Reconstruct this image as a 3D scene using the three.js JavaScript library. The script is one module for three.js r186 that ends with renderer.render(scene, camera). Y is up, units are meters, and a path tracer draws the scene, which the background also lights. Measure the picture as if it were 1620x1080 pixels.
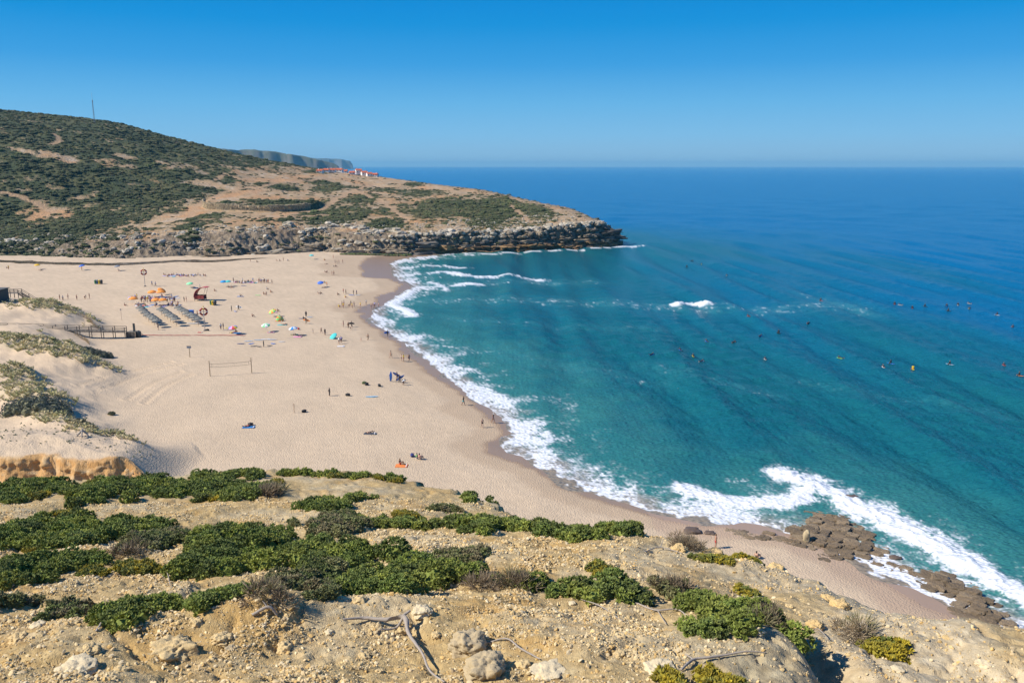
import * as THREE from 'three';
import { mergeGeometries, mergeVertices } from 'three/addons/utils/BufferGeometryUtils.js';
import { createNoise2D, createNoise3D } from 'simplex-noise';

// ---------- camera, sky, sun, exposure ----------
const scene = new THREE.Scene();
const camera = new THREE.PerspectiveCamera(45.112, 1024 / 682, 0.3, 90000);
camera.position.set(0, 45, 0);
camera.rotation.x = -Math.atan(278 / 1300);
scene.add(camera);

const renderer = new THREE.WebGLRenderer({ antialias: true });
renderer.setSize(1024, 682);
renderer.toneMapping = THREE.LinearToneMapping;
renderer.toneMappingExposure = 1.36;
renderer.shadowMap.enabled = true;

const SUN = new THREE.Vector3(-0.735, 0.655, 0.17).normalize();
const sun = new THREE.DirectionalLight(new THREE.Color(1.0, 0.93, 0.84), 4.8);
sun.position.copy(SUN).multiplyScalar(600).add(new THREE.Vector3(-20, 0, -150));
sun.target.position.set(-20, 0, -150);
sun.castShadow = true;
sun.shadow.mapSize.set(4096, 4096);
Object.assign(sun.shadow.camera, { left: -300, right: 300, top: 300, bottom: -300, near: 10, far: 1500 });
scene.add(sun, sun.target);

{ // clear summer sky: the same at every bearing, deep azure above, paler and greyer to the horizon
  const stops = [[0, .30, .48, .63], [.6, .28, .50, .70], [2, .215, .50, .77], [4, .135, .445, .775], [6.5, .045, .335, .73], [9, .007, .276, .68], [11, .003, .240, .655], [20, .006, .165, .54], [45, .012, .12, .42], [90, .013, .095, .35]];
  const W = 64, Hh = 1024, data = new Float32Array(W * Hh * 4);
  for (let j = 0; j < Hh; j++) {
    const el = Math.max(0, (j + .5) / Hh * 180 - 90);
    let k = 0; while (k < stops.length - 2 && stops[k + 1][0] < el) k++;
    const a = stops[k], b = stops[k + 1], f = Math.min(1, (el - a[0]) / (b[0] - a[0]));
    for (let i = 0; i < W; i++) {
      const o = (j * W + i) * 4;
      for (let c = 0; c < 3; c++) data[o + c] = (a[c + 1] + (b[c + 1] - a[c + 1]) * f) * .77;
      data[o + 3] = 1;
    }
  }
  const sky = new THREE.DataTexture(data, W, Hh, THREE.RGBAFormat, THREE.FloatType);
  sky.mapping = THREE.EquirectangularReflectionMapping;
  sky.magFilter = sky.minFilter = THREE.LinearFilter; sky.needsUpdate = true;
  scene.background = sky; scene.environment = sky;
}
// ---------- helpers ----------
let seed = 7;
const rnd = () => { seed = (seed + 0x6d2b79f5) | 0; let t = Math.imul(seed ^ (seed >>> 15), 1 | seed); t = (t + Math.imul(t ^ (t >>> 7), 61 | t)) ^ t; return ((t ^ (t >>> 14)) >>> 0) / 4294967296; };
const rr = (a, b) => a + (b - a) * rnd();
const N2 = createNoise2D(rnd), N2b = createNoise2D(rnd), N3 = createNoise3D(rnd);
const clamp = (x, a = 0, b = 1) => Math.min(b, Math.max(a, x));
const sst = (a, b, x) => { const t = clamp((x - a) / (b - a)); return t * t * (3 - 2 * t); };
const lerp = (a, b, t) => a + (b - a) * t;
const mix3 = (a, b, t) => [lerp(a[0], b[0], t), lerp(a[1], b[1], t), lerp(a[2], b[2], t)];
const fbm = (x, y, o = 4, N = N2) => { let s = 0, a = .5, f = 1; for (let i = 0; i < o; i++) { s += a * N(x * f + i * 17.3, y * f - i * 9.1); a *= .5; f *= 2.03; } return s; };
const ridge = (x, y, o = 4, N = N2) => { let s = 0, a = .5, f = 1; for (let i = 0; i < o; i++) { s += a * (1 - Math.abs(N(x * f + i * 31.7, y * f + i * 5.3))); a *= .5; f *= 2.1; } return s; };
const DEG = Math.PI / 180;

// plan coordinates: x to the right, d = distance ahead (d = -z)
function polyDist(P, x, d, closed = false) {
  let best = 1e9; const n = P.length, m = closed ? n : n - 1;
  for (let i = 0; i < m; i++) {
    const a = P[i], b = P[(i + 1) % n], ex = b[0] - a[0], ed = b[1] - a[1];
    const t = clamp(((x - a[0]) * ex + (d - a[1]) * ed) / (ex * ex + ed * ed));
    const qx = x - a[0] - ex * t, qd = d - a[1] - ed * t, q = qx * qx + qd * qd;
    if (q < best) best = q;
  }
  return Math.sqrt(best);
}
function inside(P, x, d) {
  let c = false;
  for (let i = 0, j = P.length - 1; i < P.length; j = i++) {
    const a = P[i], b = P[j];
    if ((a[1] > d) !== (b[1] > d) && x < (b[0] - a[0]) * (d - a[1]) / (b[1] - a[1]) + a[0]) c = !c;
  }
  return c;
}
function fastSD(line, poly, closed, x0, x1, d0, d1, cell) { // signed distance to a line, positive inside poly; far from the line it is read from a coarse grid
  const nx = Math.ceil((x1 - x0) / cell) + 1, nd = Math.ceil((d1 - d0) / cell) + 1, G = new Float32Array(nx * nd), C = new Array(nx * nd), n = line.length, m = closed ? n : n - 1, R = cell * 1.5;
  const segD = (i, x, d) => { const a = line[i], b = line[(i + 1) % n], ex = b[0] - a[0], ed = b[1] - a[1], t = clamp(((x - a[0]) * ex + (d - a[1]) * ed) / (ex * ex + ed * ed)); return Math.hypot(x - a[0] - ex * t, d - a[1] - ed * t); };
  for (let j = 0, k = 0; j < nd; j++) for (let i = 0; i < nx; i++, k++) {
    const x = x0 + i * cell, d = d0 + j * cell, ds = []; let best = 1e9;
    for (let q = 0; q < m; q++) { const v = segD(q, x, d); ds.push(v); if (v < best) best = v; }
    G[k] = inside(poly, x, d) ? best : -best;
    if (best < R * 2) { C[k] = []; for (let q = 0; q < m; q++) if (ds[q] < best + cell * 1.5) C[k].push(q); }
  }
  return (x, d) => {
    const fx = clamp((x - x0) / cell, 0, nx - 1.001), fd = clamp((d - d0) / cell, 0, nd - 1.001), i = Math.floor(fx), j = Math.floor(fd), k = Math.round(fd) * nx + Math.round(fx);
    if (C[k]) { let b = 1e9; for (const q of C[k]) { const v = segD(q, x, d); if (v < b) b = v; } return inside(poly, x, d) ? b : -b; }
    const u = fx - i, v = fd - j, o = j * nx + i;
    return lerp(lerp(G[o], G[o + 1], u), lerp(G[o + nx], G[o + nx + 1], u), v);
  };
}
function smoothLine(P, n) { return new THREE.CatmullRomCurve3(P.map(p => new THREE.Vector3(p[0], 0, p[1])), false, 'centripetal').getSpacedPoints(n).map(v => [v.x, v.z]); }
function thinPlate(pts) { // pts [x, d, y] -> smooth surface through them
  const n = pts.length, U = r2 => r2 < 1e-9 ? 0 : r2 * Math.log(r2), A = [];
  const s = 1 / 50;
  for (let i = 0; i < n + 3; i++) {
    const row = new Array(n + 4).fill(0);
    if (i < n) {
      for (let j = 0; j < n; j++) row[j] = U(((pts[i][0] - pts[j][0]) ** 2 + (pts[i][1] - pts[j][1]) ** 2) * s * s) + (i === j ? 1e-3 : 0);
      row[n] = 1; row[n + 1] = pts[i][0] * s; row[n + 2] = pts[i][1] * s; row[n + 3] = pts[i][2];
    } else for (let j = 0; j < n; j++) row[j] = [1, pts[j][0] * s, pts[j][1] * s][i - n];
    A.push(row);
  }
  const m = n + 3;
  for (let c = 0; c < m; c++) {
    let p = c; for (let r = c + 1; r < m; r++) if (Math.abs(A[r][c]) > Math.abs(A[p][c])) p = r;
    [A[c], A[p]] = [A[p], A[c]];
    for (let r = 0; r < m; r++) if (r !== c && A[r][c]) { const f = A[r][c] / A[c][c]; for (let k = c; k <= m; k++) A[r][k] -= f * A[c][k]; }
  }
  const w = A.map((r, i) => r[m] / r[i]);
  return (x, d) => { let y = w[n] + w[n + 1] * x * s + w[n + 2] * d * s; for (let j = 0; j < n; j++) y += w[j] * U(((x - pts[j][0]) ** 2 + (d - pts[j][1]) ** 2) * s * s); return y; };
}

// ---------- shape of the land (plan functions, metres) ----------
const SHORE = smoothLine([[-30, 436], [-42, 420], [-53, 406], [-57, 392], [-51, 355], [-47, 333], [-38.7, 314], [-41, 284], [-43.5, 256], [-40, 234], [-28.5, 210], [-17.5, 182], [-13.2, 170], [-6.1, 152], [-1.6, 143], [-.6, 134], [-1.2, 127], [2.9, 121], [6.6, 116.3], [10, 110], [16.2, 104], [20.8, 101], [26, 99], [31, 97], [36, 95], [41.5, 85], [45.5, 78], [49, 73], [53, 66], [62, 50], [75, 30]], 150);
const SHORE_LAND = [...SHORE, [75, 10], [-420, 10], [-420, 436]];
const shoreSD = fastSD(SHORE, SHORE_LAND, false, -430, 430, 8, 700, 6); // metres inland of the waterline
const DUNE_TOE = [[-45.5, 100], [-46, 106], [-54, 118], [-63, 132], [-72, 148], [-79, 166], [-86, 180], [-99, 192], [-104, 203], [-107, 212], [-112, 224], [-121, 238], [-138, 252], [-160, 262], [-260, 290], [-320, 200], [-320, 80], [-120, 92]];
const duneSD = fastSD(DUNE_TOE, DUNE_TOE, true, -330, -40, 70, 300, 6);
const HUMMOCKS = [ // grassy dune hummocks: x, d, radius x, radius d, height, turn
  [-84, 139, 11, 5, 2.3, -.5], [-97, 152, 14, 4.6, 2.2, -.35], [-72, 125, 10, 4, 1.8, -.5], [-94, 170, 15, 5, 2.0, -.4], [-110, 178, 20, 6, 2.0, -.3],
  [-118, 195, 12, 3, .5, -.2], [-130, 226, 20, 9, 1.7, -.3], [-112, 214, 9, 4, .8, -.9], [-60, 116, 9, 5, 1.2, -.5], [-150, 240, 14, 5, .5, -.2]];
function hummock(x, d) {
  let s = 0;
  for (const [hx, hd, a, b, h, t] of HUMMOCKS) {
    const c = Math.cos(t), n = Math.sin(t), px = ((x - hx) * c + (d - hd) * n) / a, pd = (-(x - hx) * n + (d - hd) * c) / b, q = px * px + pd * pd;
    if (q < 2.5) s += h * Math.exp(-q * 1.6) * (1 + .35 * N2b(x * .16, d * .16) + .2 * N2b(x * .5, d * .5));
  }
  return s;
}
const TRACKS = [[[-83, 152], [-82, 164], [-80, 172], [-76, 179]], [[-79, 150], [-78.5, 162], [-76.5, 171], [-73, 177]], [[-72, 148], [-72.5, 160], [-70.5, 170]], [[-68, 146], [-69, 158], [-67.5, 168]]].map(t => smoothLine(t, 12));
const scarpD = x => 104.8 + 1.1 * N2(x * .11, 3.1) + .45 * N2(x * .31, 8.2) + .16 * N2(x * 1.3, 1.2);
function beachH(x, d) {
  const sd = shoreSD(x, d) + 1.1 * N2(x * .06, d * .06) + .5 * N2b(x * .17, d * .17);
  let y = sd < 0 ? Math.max(-6, sd * .07) : sd < 14 ? sd * .066 : .924 + 1.75 * (1 - Math.exp(-(sd - 14) / 42));
  if (sd > 3) y += .08 * sst(3, 14, sd) * fbm(x * .09, d * .09, 3);
  // back-of-beach dunes
  if (x < -44) {
    const s = duneSD(x, d);
    if (s > -6) {
      const r = sst(-1.5, 16, s + 1.6 * N2b(x * .08, d * .08));
      let up = r * (2.4 + .9 * fbm(x * .045, d * .045, 3)) + hummock(x, d) * sst(-3, 5, s) + r * sst(-75, -125, x) * 1.5;
      up += 3.1 * sst(-46, -54, x) * sst(-84, -70, x) * sst(126, 110, d);
      const cut = sst(-1.0, .6, d - scarpD(x));
      up *= lerp(.12 * sst(96, 104, d), 1, cut);
      up += .2 * sst(0, 6, s) * fbm(x * .3, d * .3, 3);
      y += up;
    }
  }
  if (x < -62 && x > -90 && d > 140 && d < 185) for (const t of TRACKS) { const q = polyDist(t, x, d); if (q < 1.4) y += .16 * Math.exp(-(((q - .75) / .28) ** 2)) - .20 * Math.exp(-((q / .45) ** 2)); }
  return y;
}
// headland: outline at the foot of its rocks, then the smooth rise behind them
const HEAD_OUT = [[-420, 372], [-300, 374], [-236, 380], [-203, 371], [-173, 369], [-150, 384], [-136, 381], [-119, 398], [-99, 416], [-80, 412], [-55, 416], [-36, 429], [-3.4, 441], [14, 447], [31.6, 457], [47, 463], [60, 475], [63.5, 483], [62, 496], [56, 515], [50, 585], [16, 668], [-20, 760], [-70, 845], [-115, 930], [-162, 1060], [-150, 1200], [-260, 1420], [-900, 1500], [-1100, 900], [-900, 380]];
const headSD = fastSD(HEAD_OUT, HEAD_OUT, true, -1120, 160, 350, 1520, 10);
const headBase = thinPlate([
  [-451, 750, 89.5], [-412, 780, 86.5], [-372, 820, 83], [-349, 850, 74], [-323, 900, 64], [-310, 940, 57], [-285, 1000, 50], [-255, 1060, 40], [-196, 1040, 35], [-142.6, 900, 33], [-93, 820, 28], [-39, 740, 24], [-5, 650, 19.4], [30, 570, 16], [46, 500, 14],
  [-258, 415, 6.7], [-222, 440, 11], [-171, 440, 13.5], [-134, 450, 14.8], [-108, 455, 12.4], [-73, 455, 11.7], [-38, 455, 11], [-3.5, 460, 10.6], [21, 465, 11.5], [47, 478, 13],
  [-600, 600, 80], [-640, 900, 100], [-480, 470, 26], [-420, 400, 10], [-330, 560, 44], [-260, 560, 27], [-300, 470, 15], [-160, 560, 20], [-100, 600, 20], [-200, 700, 34], [-290, 740, 56], [-120, 760, 26], [-300, 1400, 30], [-600, 1400, 60], [-800, 500, 60], [55, 490, 12], [-450, 1000, 84], [-150, 1200, 22]]);
const WALL_C = [-163, 556], WALL_R = [37, 44]; // the walled terrace
function headH(x, d) {
  const s = headSD(x, d);
  if (s < -25) return -5;
  const wx = sst(-180, -20, x), w = lerp(34, 9, wx);
  const sj = s + lerp(3, 1.6, wx) * N2(x * .06, d * .06) + lerp(1.6, 1.0, wx) * N2b(x * .21, d * .21);
  let rise = sst(-1, w, sj);
  const st = rise * 5; rise = lerp(rise, (Math.floor(st) + sst(.45, .85, st - Math.floor(st))) / 5, .55 * (1 - sst(w, w + 12, sj))); // bedded rock steps
  let y = headBase(x, d);
  const far = sst(430, 620, d);
  y += sst(15, 60, s) * (1.6 * fbm(x * .02, d * .02, 4) + 1.2 * sst(-120, -300, x) * ridge(x * .025, d * .025, 3) - .6 * sst(-120, -300, x)) * (.4 + .6 * far);
  const ex = (x - WALL_C[0]) / WALL_R[0], ed = (d - WALL_C[1]) / WALL_R[1], e = Math.pow(Math.abs(ex), 3) + Math.pow(Math.abs(ed), 3);
  if (ed < .5 && e < 1.4) y += 3.6 * sst(1.0, .86, e) * sst(.5, -.35, ed);
  return lerp(-3, y, rise) + (s > 0 ? rise * (1 - sst(w, w + 30, s)) * 1.1 * fbm(x * .16, d * .16, 3) : 0);
}
// the near bluff the picture is taken from
const BLUFF_EDGE = smoothLine([[-60, 36], [-45, 39], [-31.4, 40], [-25, 38.6], [-21.5, 40], [-17, 41], [-11.6, 42], [-8.1, 40.5], [-5.3, 38], [-2.6, 34.5], [-.8, 31], [1.1, 27.2], [3.1, 25.6], [5.3, 24], [6.2, 22], [7.1, 20.5], [7.9, 19], [8.9, 18.2], [10.2, 17.7], [11.6, 16.8], [13, 16], [17, 14], [24, 6], [28, -8]], 90);
const BLUFF_IN = [...BLUFF_EDGE, [28, -20], [-60, -20]];
const bluffSD = fastSD(BLUFF_EDGE, BLUFF_IN, false, -62, 62, -12, 72, 2);
const bluffBase = thinPlate([
  [0, 0, 43.3], [-12, -4, 44], [10, -2, 43], [-30, 4, 42], [22, -4, 42], [-8, 11.5, 37.2], [0, 11.5, 37.0], [4, 12, 36.8], [-20, 14, 37.2], [-40, 20, 36],
  [-31.4, 40, 28.6], [-25, 38.6, 29.6], [-17, 41, 29.1], [-11.6, 42, 29.0], [-5.3, 38, 30.0], [-.8, 31, 31.7], [1.1, 27.2, 32.5], [3.1, 25.6, 33.0], [5.3, 24, 33.6], [7.1, 20.5, 34.5], [8.9, 18.2, 34.5], [11.6, 16.8, 34.7], [13, 16, 34.9],
  [-12, 19.5, 34.9], [-3, 19.5, 35.1], [-20, 26, 33.1], [-8, 28, 32.6], [-14, 33, 31.2], [-2, 25, 33.5], [2.5, 19, 35.2], [6, 14.3, 36.0], [8.2, 12.6, 36.0], [10, 13.8, 36.2], [14, 11, 37.2], [-45, 39, 28], [4.4, 13.2, 36.4], [24, 4, 36]]);
const BUMPS = [[-5.6, 14.2, 1.9, 1.2, .55], [-2.7, 14.9, 2.6, 1.3, .4], [1.2, 13.6, 2.2, 1.2, .25], [4.6, 13.4, 1.5, 1.2, .5], [-7.6, 12.9, 1.4, 1, .35], [-10.5, 21, 3, 1.5, .3], [8.6, 15.2, 1.8, 1.6, .35], [.5, 18.5, 3, 1.2, .25]];
const GULLY = [[4.9, 16.4], [5.35, 14.6], [5.6, 13.2], [5.55, 11.5], [5.3, 9]];
function bluffH(x, d) {
  const s = bluffSD(x, d) + .5 * N2(x * .4, d * .4) + .22 * N2b(x * 1.3, d * 1.3);
  let y = bluffBase(x, d);
  for (const [bx, bd, a, b, h] of BUMPS) { const e = ((x - bx) / a) ** 2 + ((d - bd) / b) ** 2; if (e < 5) y += h * Math.exp(-e); }
  const g = polyDist(GULLY, x, d); y -= .75 * Math.exp(-((g / .42) ** 2)) * sst(17, 15, d);
  y += .22 * fbm(x * .23, d * .23, 3) + .07 * fbm(x * .9, d * .9, 3, N2b);
  const r = ridge(x * .55 + 3, d * .55, 3); y -= .10 * sst(.62, .82, r); // washed-out runnels
  if (s < 1.6) y -= .12 * (1.6 - Math.max(s, 0)) ** 2 * .4;
  if (s < 0) y -= -s * 2.2 + .5 * s * s * .3;
  return y;
}
const groundAt = (x, d) => { const b = Math.max(beachH(x, d), headH(x, d)); return d < 70 ? Math.max(b, bluffH(x, d)) : b; };
const PATCHES = [[-335.03,607.6,22.13,8.58,-0.75],[-299.52,623.63,19.67,11.59,-0.45],[-303.48,659.64,9.15,8.01,-0.6],[-274.35,489.09,12.8,12.1,-0.6],[-227.17,622.09,20.89,12.92,-0.6],[-214.32,708.13,40.48,30.63,-0.25],[-193.95,532.9,10.51,74.43,-0.5],[-244.56,529.31,3.29,24.1,-0.35],[-274.58,538.93,5.18,10.43,-0.3],[-296.75,540.89,6.25,4.87,-0.25],[-263.37,674.14,20.71,12.8,-0.3],[-230.43,670.56,7.77,11.08,0.55],[-223.31,602.92,18.28,8.53,0.5],[-182.37,659.47,16.77,14.88,0.5],[-151.19,695.79,11.29,38.48,0.55],[-170.89,734.14,16.86,25.09,0.6],[-118.76,723.85,26.37,21.99,0.45],[-184.16,526.62,10.36,10.92,0.5],[-145.14,550.94,26.38,33.83,0.6],[-176.64,486.28,5.39,20.1,0.5],[-126.09,499.35,5.94,16.05,0.5],[-104.28,508.78,16.87,44.74,0.45],[-111.61,617.6,14.18,35.88,0.5],[-176.22,470.56,10.27,14.25,0.5],[-171.52,439.3,6.42,12.12,0.6],[-160.43,415.65,4.41,10.53,0.6],[-47.12,570.88,18.27,87.68,0.45],[-12.7,567.53,19.77,98.63,0.5],[-72.33,472.93,10,21.58,0.45],[13.91,542.08,13.65,71.44,0.38],[-78.14,701.61,20.97,38.72,0.45],[-137.05,462.16,3.91,7.62,0.4],[-128.08,471.61,3.62,11.03,0.4],[-77.24,553.94,10.56,43.17,0.3],[-196.62,618.26,4.76,8.93,0.4],[-195.04,845.58,9.79,42.93,0.4],[-94.44,811.39,9.3,34.09,0.5]];
const PATHS = [[[-132.37,495.26],[-122.34,538.02],[-127.01,597.91],[-130.59,684.55],[-130.79,786.71]],[[-1.83,601.97],[6.54,505.18],[10.25,479.65]],[[-372.57,688.53],[-355.5,665.14],[-352.49,645.34]],[[-317.11,517.09],[-304.03,514.26],[-289.18,507.74],[-272.61,494.04]],[[-184.48,474.61],[-203.13,534.72],[-208.69,599.04],[-196.6,634.06],[-183.09,713.05],[-166.77,818.79]],[[-174.12,466.08],[-141.78,477.13],[-126.73,489.28],[-111.57,505.18]],[[-64.25,495.89],[-79,546.82],[-97.83,614.17],[-130.21,688.03]],[[-228.91,645.13],[-232.31,677.35],[-217.27,669.5],[-197.84,689.52]]];
const SHRUBS = [[-21.55,35.27,1.74,2.01,0.39,'j'],[-21.34,31.75,1.28,0.71,0.23,'j'],[-17.57,34.63,1.91,3.66,0.48,'j'],[-14.17,34.28,2.16,2.58,0.4,'j'],[-15.48,23.95,1.7,3.51,0.47,'j'],[-12.59,23.66,1.44,3.4,0.46,'j'],[-12.28,18.55,1.17,1.27,0.35,'j'],[-11.21,19.46,0.77,0.55,0.25,'j'],[-14,38.34,1.89,1.36,0.4,'j'],[-10.98,39.22,1.13,0.35,0.36,'j'],[-9.16,38.92,0.49,0.35,0.27,'j'],[-7.27,37.69,0.85,0.57,0.32,'j'],[-5.75,38.97,0.52,1.5,0.31,'j'],[-11.41,33.26,1.34,1.93,0.37,'j'],[-7.17,28.75,1.02,1.26,0.41,'j'],[-5.96,30.8,0.75,0.74,0.32,'j'],[-7.61,20.54,1.62,2.65,0.62,'j'],[-10.1,21.61,0.89,1.61,0.34,'d'],[-5.78,24.73,1.41,1.77,0.37,'d'],[-3.79,25.45,1.4,1.07,0.31,'j'],[-4.71,16.52,0.91,2.34,0.42,'d'],[-5.03,19.74,1.17,1.87,0.47,'j'],[-2.8,17.16,1.01,2.35,0.57,'j'],[-1.26,17.67,1.04,0.61,0.38,'j'],[-1.29,19.27,0.61,0.76,0.29,'d'],[-0.88,24.83,1.08,1.96,0.39,'j'],[1.3,23.71,1.42,1.86,0.45,'j'],[-1.36,31.59,0.81,1.15,0.3,'j'],[-2.49,29.2,0.7,0.35,0.23,'d'],[3.28,24.21,0.73,1.5,0.4,'j'],[18.01,95.14,2.88,1.5,1.57,'j'],[0.66,16.84,0.64,0.58,0.38,'j'],[1.9,16.43,0.87,0.63,0.44,'j'],[3.41,16.7,0.69,0.43,0.32,'d'],[4.29,14.57,0.86,1.57,0.51,'j'],[-7.17,14.47,0.74,1.31,0.3,'j'],[-5.92,15.1,0.89,1.46,0.25,'j'],[-4.44,15.51,0.85,1.39,0.22,'d'],[-9.9,15.48,1.16,0.7,0.24,'d'],[3.5,13.63,0.3,0.54,0.23,'j'],[0.14,16.84,0.4,0.35,0.26,'t'],[-0.64,16.8,0.4,0.35,0.18,'t'],[-10.13,20.01,0.35,0.35,0.23,'t'],[4.76,14.54,0.52,1.47,0.3,'t'],[3.71,16.6,0.46,0.36,0.24,'t'],[8.36,98.77,1.75,1.5,1.81,'t'],[-4.46,14.07,0.39,0.35,0.2,'t'],[-10.14,32.55,0.51,1.09,0.21,'t'],[5.02,21.95,0.43,0.94,0.2,'t'],[6.83,14.77,0.26,0.35,0.16,'t'],[-19.93,32.41,0.33,0.42,0.16,'y'],[-10.34,18.67,0.34,0.35,0.16,'y'],[-9.43,19.06,0.69,0.43,0.17,'y'],[-9.36,23.73,0.17,0.35,0.16,'y'],[-14.43,33.95,0.23,0.62,0.16,'y'],[-10.94,35.76,0.24,0.35,0.16,'y'],[-3.71,26.82,0.42,0.47,0.16,'y'],[2.1,17.96,0.21,0.35,0.16,'y'],[2.47,11.46,0.18,0.35,0.16,'y'],[7.13,14.14,0.39,0.36,0.16,'y'],[3.29,11.54,0.36,0.35,0.16,'y'],[-16.7,28.07,0.49,0.86,0.16,'y'],[-14.69,24.3,0.57,0.63,0.16,'y'],[-13.16,21.09,0.33,0.35,0.16,'y'],[-19.86,37.43,0.29,1,0.16,'y'],[-12.3,32.25,0.38,0.61,0.16,'y'],[-8.56,37.81,0.37,0.58,0.16,'y'],[-6.44,37.41,0.27,0.35,0.16,'y'],[-5.54,36.83,0.25,0.46,0.16,'y'],[6.5,21.65,0.34,1.5,0.16,'y'],[5.38,20.13,0.48,0.35,0.16,'y'],[5.41,17.36,0.2,0.35,0.16,'y']];
const STONES = [[-0.78,13.11,0.64,0.75,0],[-0.44,12.15,0.69,0.7,0],[-1.73,14.36,0.38,0.55,2],[-2.1,13.88,0.24,0.8,1],[0.19,12.38,0.23,0.7,1],[-5.83,12.62,0.79,0.55,1],[-6.91,11.65,0.64,0.5,2],[-6.97,12.15,0.33,0.6,1],[-4.85,12.74,0.2,0.8,0],[-4.02,13.05,0.27,0.8,1],[-5.09,12.98,0.35,0.5,1],[-1.39,13.6,0.17,0.7,1],[-3.02,14.8,0.3,0.6,1],[1.6,14.47,0.16,0.7,1],[2.42,11.98,0.53,0.6,2],[0.63,12.14,0.61,0.35,2],[1.84,12.61,0.2,0.5,1],[-2.59,12.86,0.22,0.6,1],[-2.21,12.24,0.13,0.7,1],[2.89,16.8,0.21,0.8,1],[4.62,20.98,0.43,0.7,3],[5.3,22.37,0.7,0.5,3],[5.75,21.59,0.58,0.6,3],[29.78,85.24,1.75,0.7,3],[7.45,17.66,0.31,0.7,3],[7.3,16.62,0.39,0.7,3],[-1.3,24.19,0.3,0.7,1],[-0.18,21.73,0.24,0.7,1],[2.55,21.19,0.2,0.7,1],[6.14,16.53,0.18,0.6,1],[4.36,13.13,0.21,0.6,2],[-8.86,13.32,0.31,0.6,1],[-8.97,14.07,0.27,0.6,2],[-6.2,11.63,0.24,0.6,1],[-5.66,13.34,0.21,0.7,1],[-3.36,13.62,0.17,0.6,2],[3.35,12.63,0.14,0.6,1],[6.92,13.19,0.25,0.5,2],[8.45,14.37,0.2,0.5,3],[8.66,13.44,0.32,0.4,2],[1.27,15.82,0.15,0.7,2],[6.19,15.19,0.33,0.7,3],[5.82,15.02,0.4,0.8,3]];
const BRANCHES = [[[[-3.15,13.89,0.12,0.018],[-2.8,14.04,0.16,0.03],[-2.37,13.97,0.22,0.04],[-2.04,13.99,0.28,0.055],[-1.88,13.58,0.22,0.035],[-1.57,12.91,0.18,0.022],[-1.33,12.05,0.15,0.018],[-1.06,11.67,0.1,0.014]],[[-2.04,13.99,0.27,0.03],[-2.18,13.88,0.12,0.02],[-2.45,13.71,0.05,0.012]],[[-2.05,14.02,0.3,0.03],[-1.94,14.11,0.38,0.02]]],[[[-0.47,13.15,0.06,0.012],[-0.11,13.13,0.1,0.014],[0.16,12.81,0.1,0.016],[0.45,12.46,0.05,0.012]]],[[[2.74,11.89,0.05,0.022],[3.06,12.29,0.1,0.024],[3.3,12.33,0.12,0.022],[3.62,12.43,0.08,0.016],[3.96,12.5,0.1,0.014],[4.3,12.55,0.05,0.008]],[[3.05,12.26,0.1,0.014],[2.97,12.58,0.06,0.01]]],[[[2.62,15.9,0.05,0.015],[2.99,15.38,0.12,0.018],[3.38,15.38,0.12,0.015],[3.51,14.78,0.05,0.01]],[[2.99,15.38,0.1,0.012],[3.05,14.66,0.05,0.008]]],[[[1.48,16,0.06,0.01],[1.82,15.35,0.1,0.012],[2.18,14.68,0.06,0.009]]],[[[3.58,20.48,0.06,0.014],[4.1,20.95,0.14,0.018],[4.63,20.59,0.06,0.01]],[[4.1,20.95,0.12,0.012],[4.46,22.37,0.3,0.008]]],[[[-4.72,13.59,0.05,0.03],[-4.46,13.69,0.2,0.035],[-4.29,13.67,0.06,0.015]],[[-4.46,13.69,0.18,0.02],[-4.59,13.74,0.3,0.01]]],[[[-7.19,12.81,0.04,0.02],[-7.36,13.44,0.1,0.022],[-8.04,14.6,0.04,0.014]]],[[[-9.06,19.18,0.05,0.012],[-8.78,19.01,0.2,0.012],[-7.75,17.02,0.1,0.008]]],[[[5.83,14.71,0.05,0.01],[6.08,14.88,0.12,0.012],[6.1,14.3,0.05,0.008]]]];
const FENCES = [[[-119.02,220.83],[-115.45,218.75],[-110.36,212.79],[-108.53,211.3]],[[-108.94,200.46],[-106.78,199.18],[-102.23,194.11]],[[-132.24,226.44],[-126.77,225.89],[-119.02,220.83]]];
const BUOYS = [[-82.2,215.62],[-132.52,294.12]];
const STRAW = [[-109.42,238.47],[-106.94,234.56],[-104.45,230.52],[-102.03,226.72],[-100.26,224.66],[-98.64,222.38],[-96.28,218.8],[-102.58,236.73],[-100.88,234.65],[-98.71,231.29],[-96.19,227.34],[-94.55,225.18],[-92.21,221.47],[-98.61,239.55],[-96.4,236.21],[-94.7,233.99],[-92.46,230.41],[-90.31,227.82],[-88.64,225.52],[-86.4,222.12]];
const SHELTER = [-101.59,264.77];
const BINS = [[-95.23,256.77],[-94.39,256.08],[-93.64,255.64],[-153.12,299.8],[-152.4,299.75],[-151.69,299.72],[-151.01,299.76]];
const SIGNS = [[-74.05,183.81],[-110.85,229.3]];
const NET = [[-63.27,166.74],[-55.62,170.2]];
const POSTS = [[-39.14,141.53]];
const TAPE = [[-99.53,208.11],[-93.17,208.12],[-86.9,208.76],[-78.89,209.27],[-69.51,210.21]];
const WOOD_STUMP = [-61.68,112.47];
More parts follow.
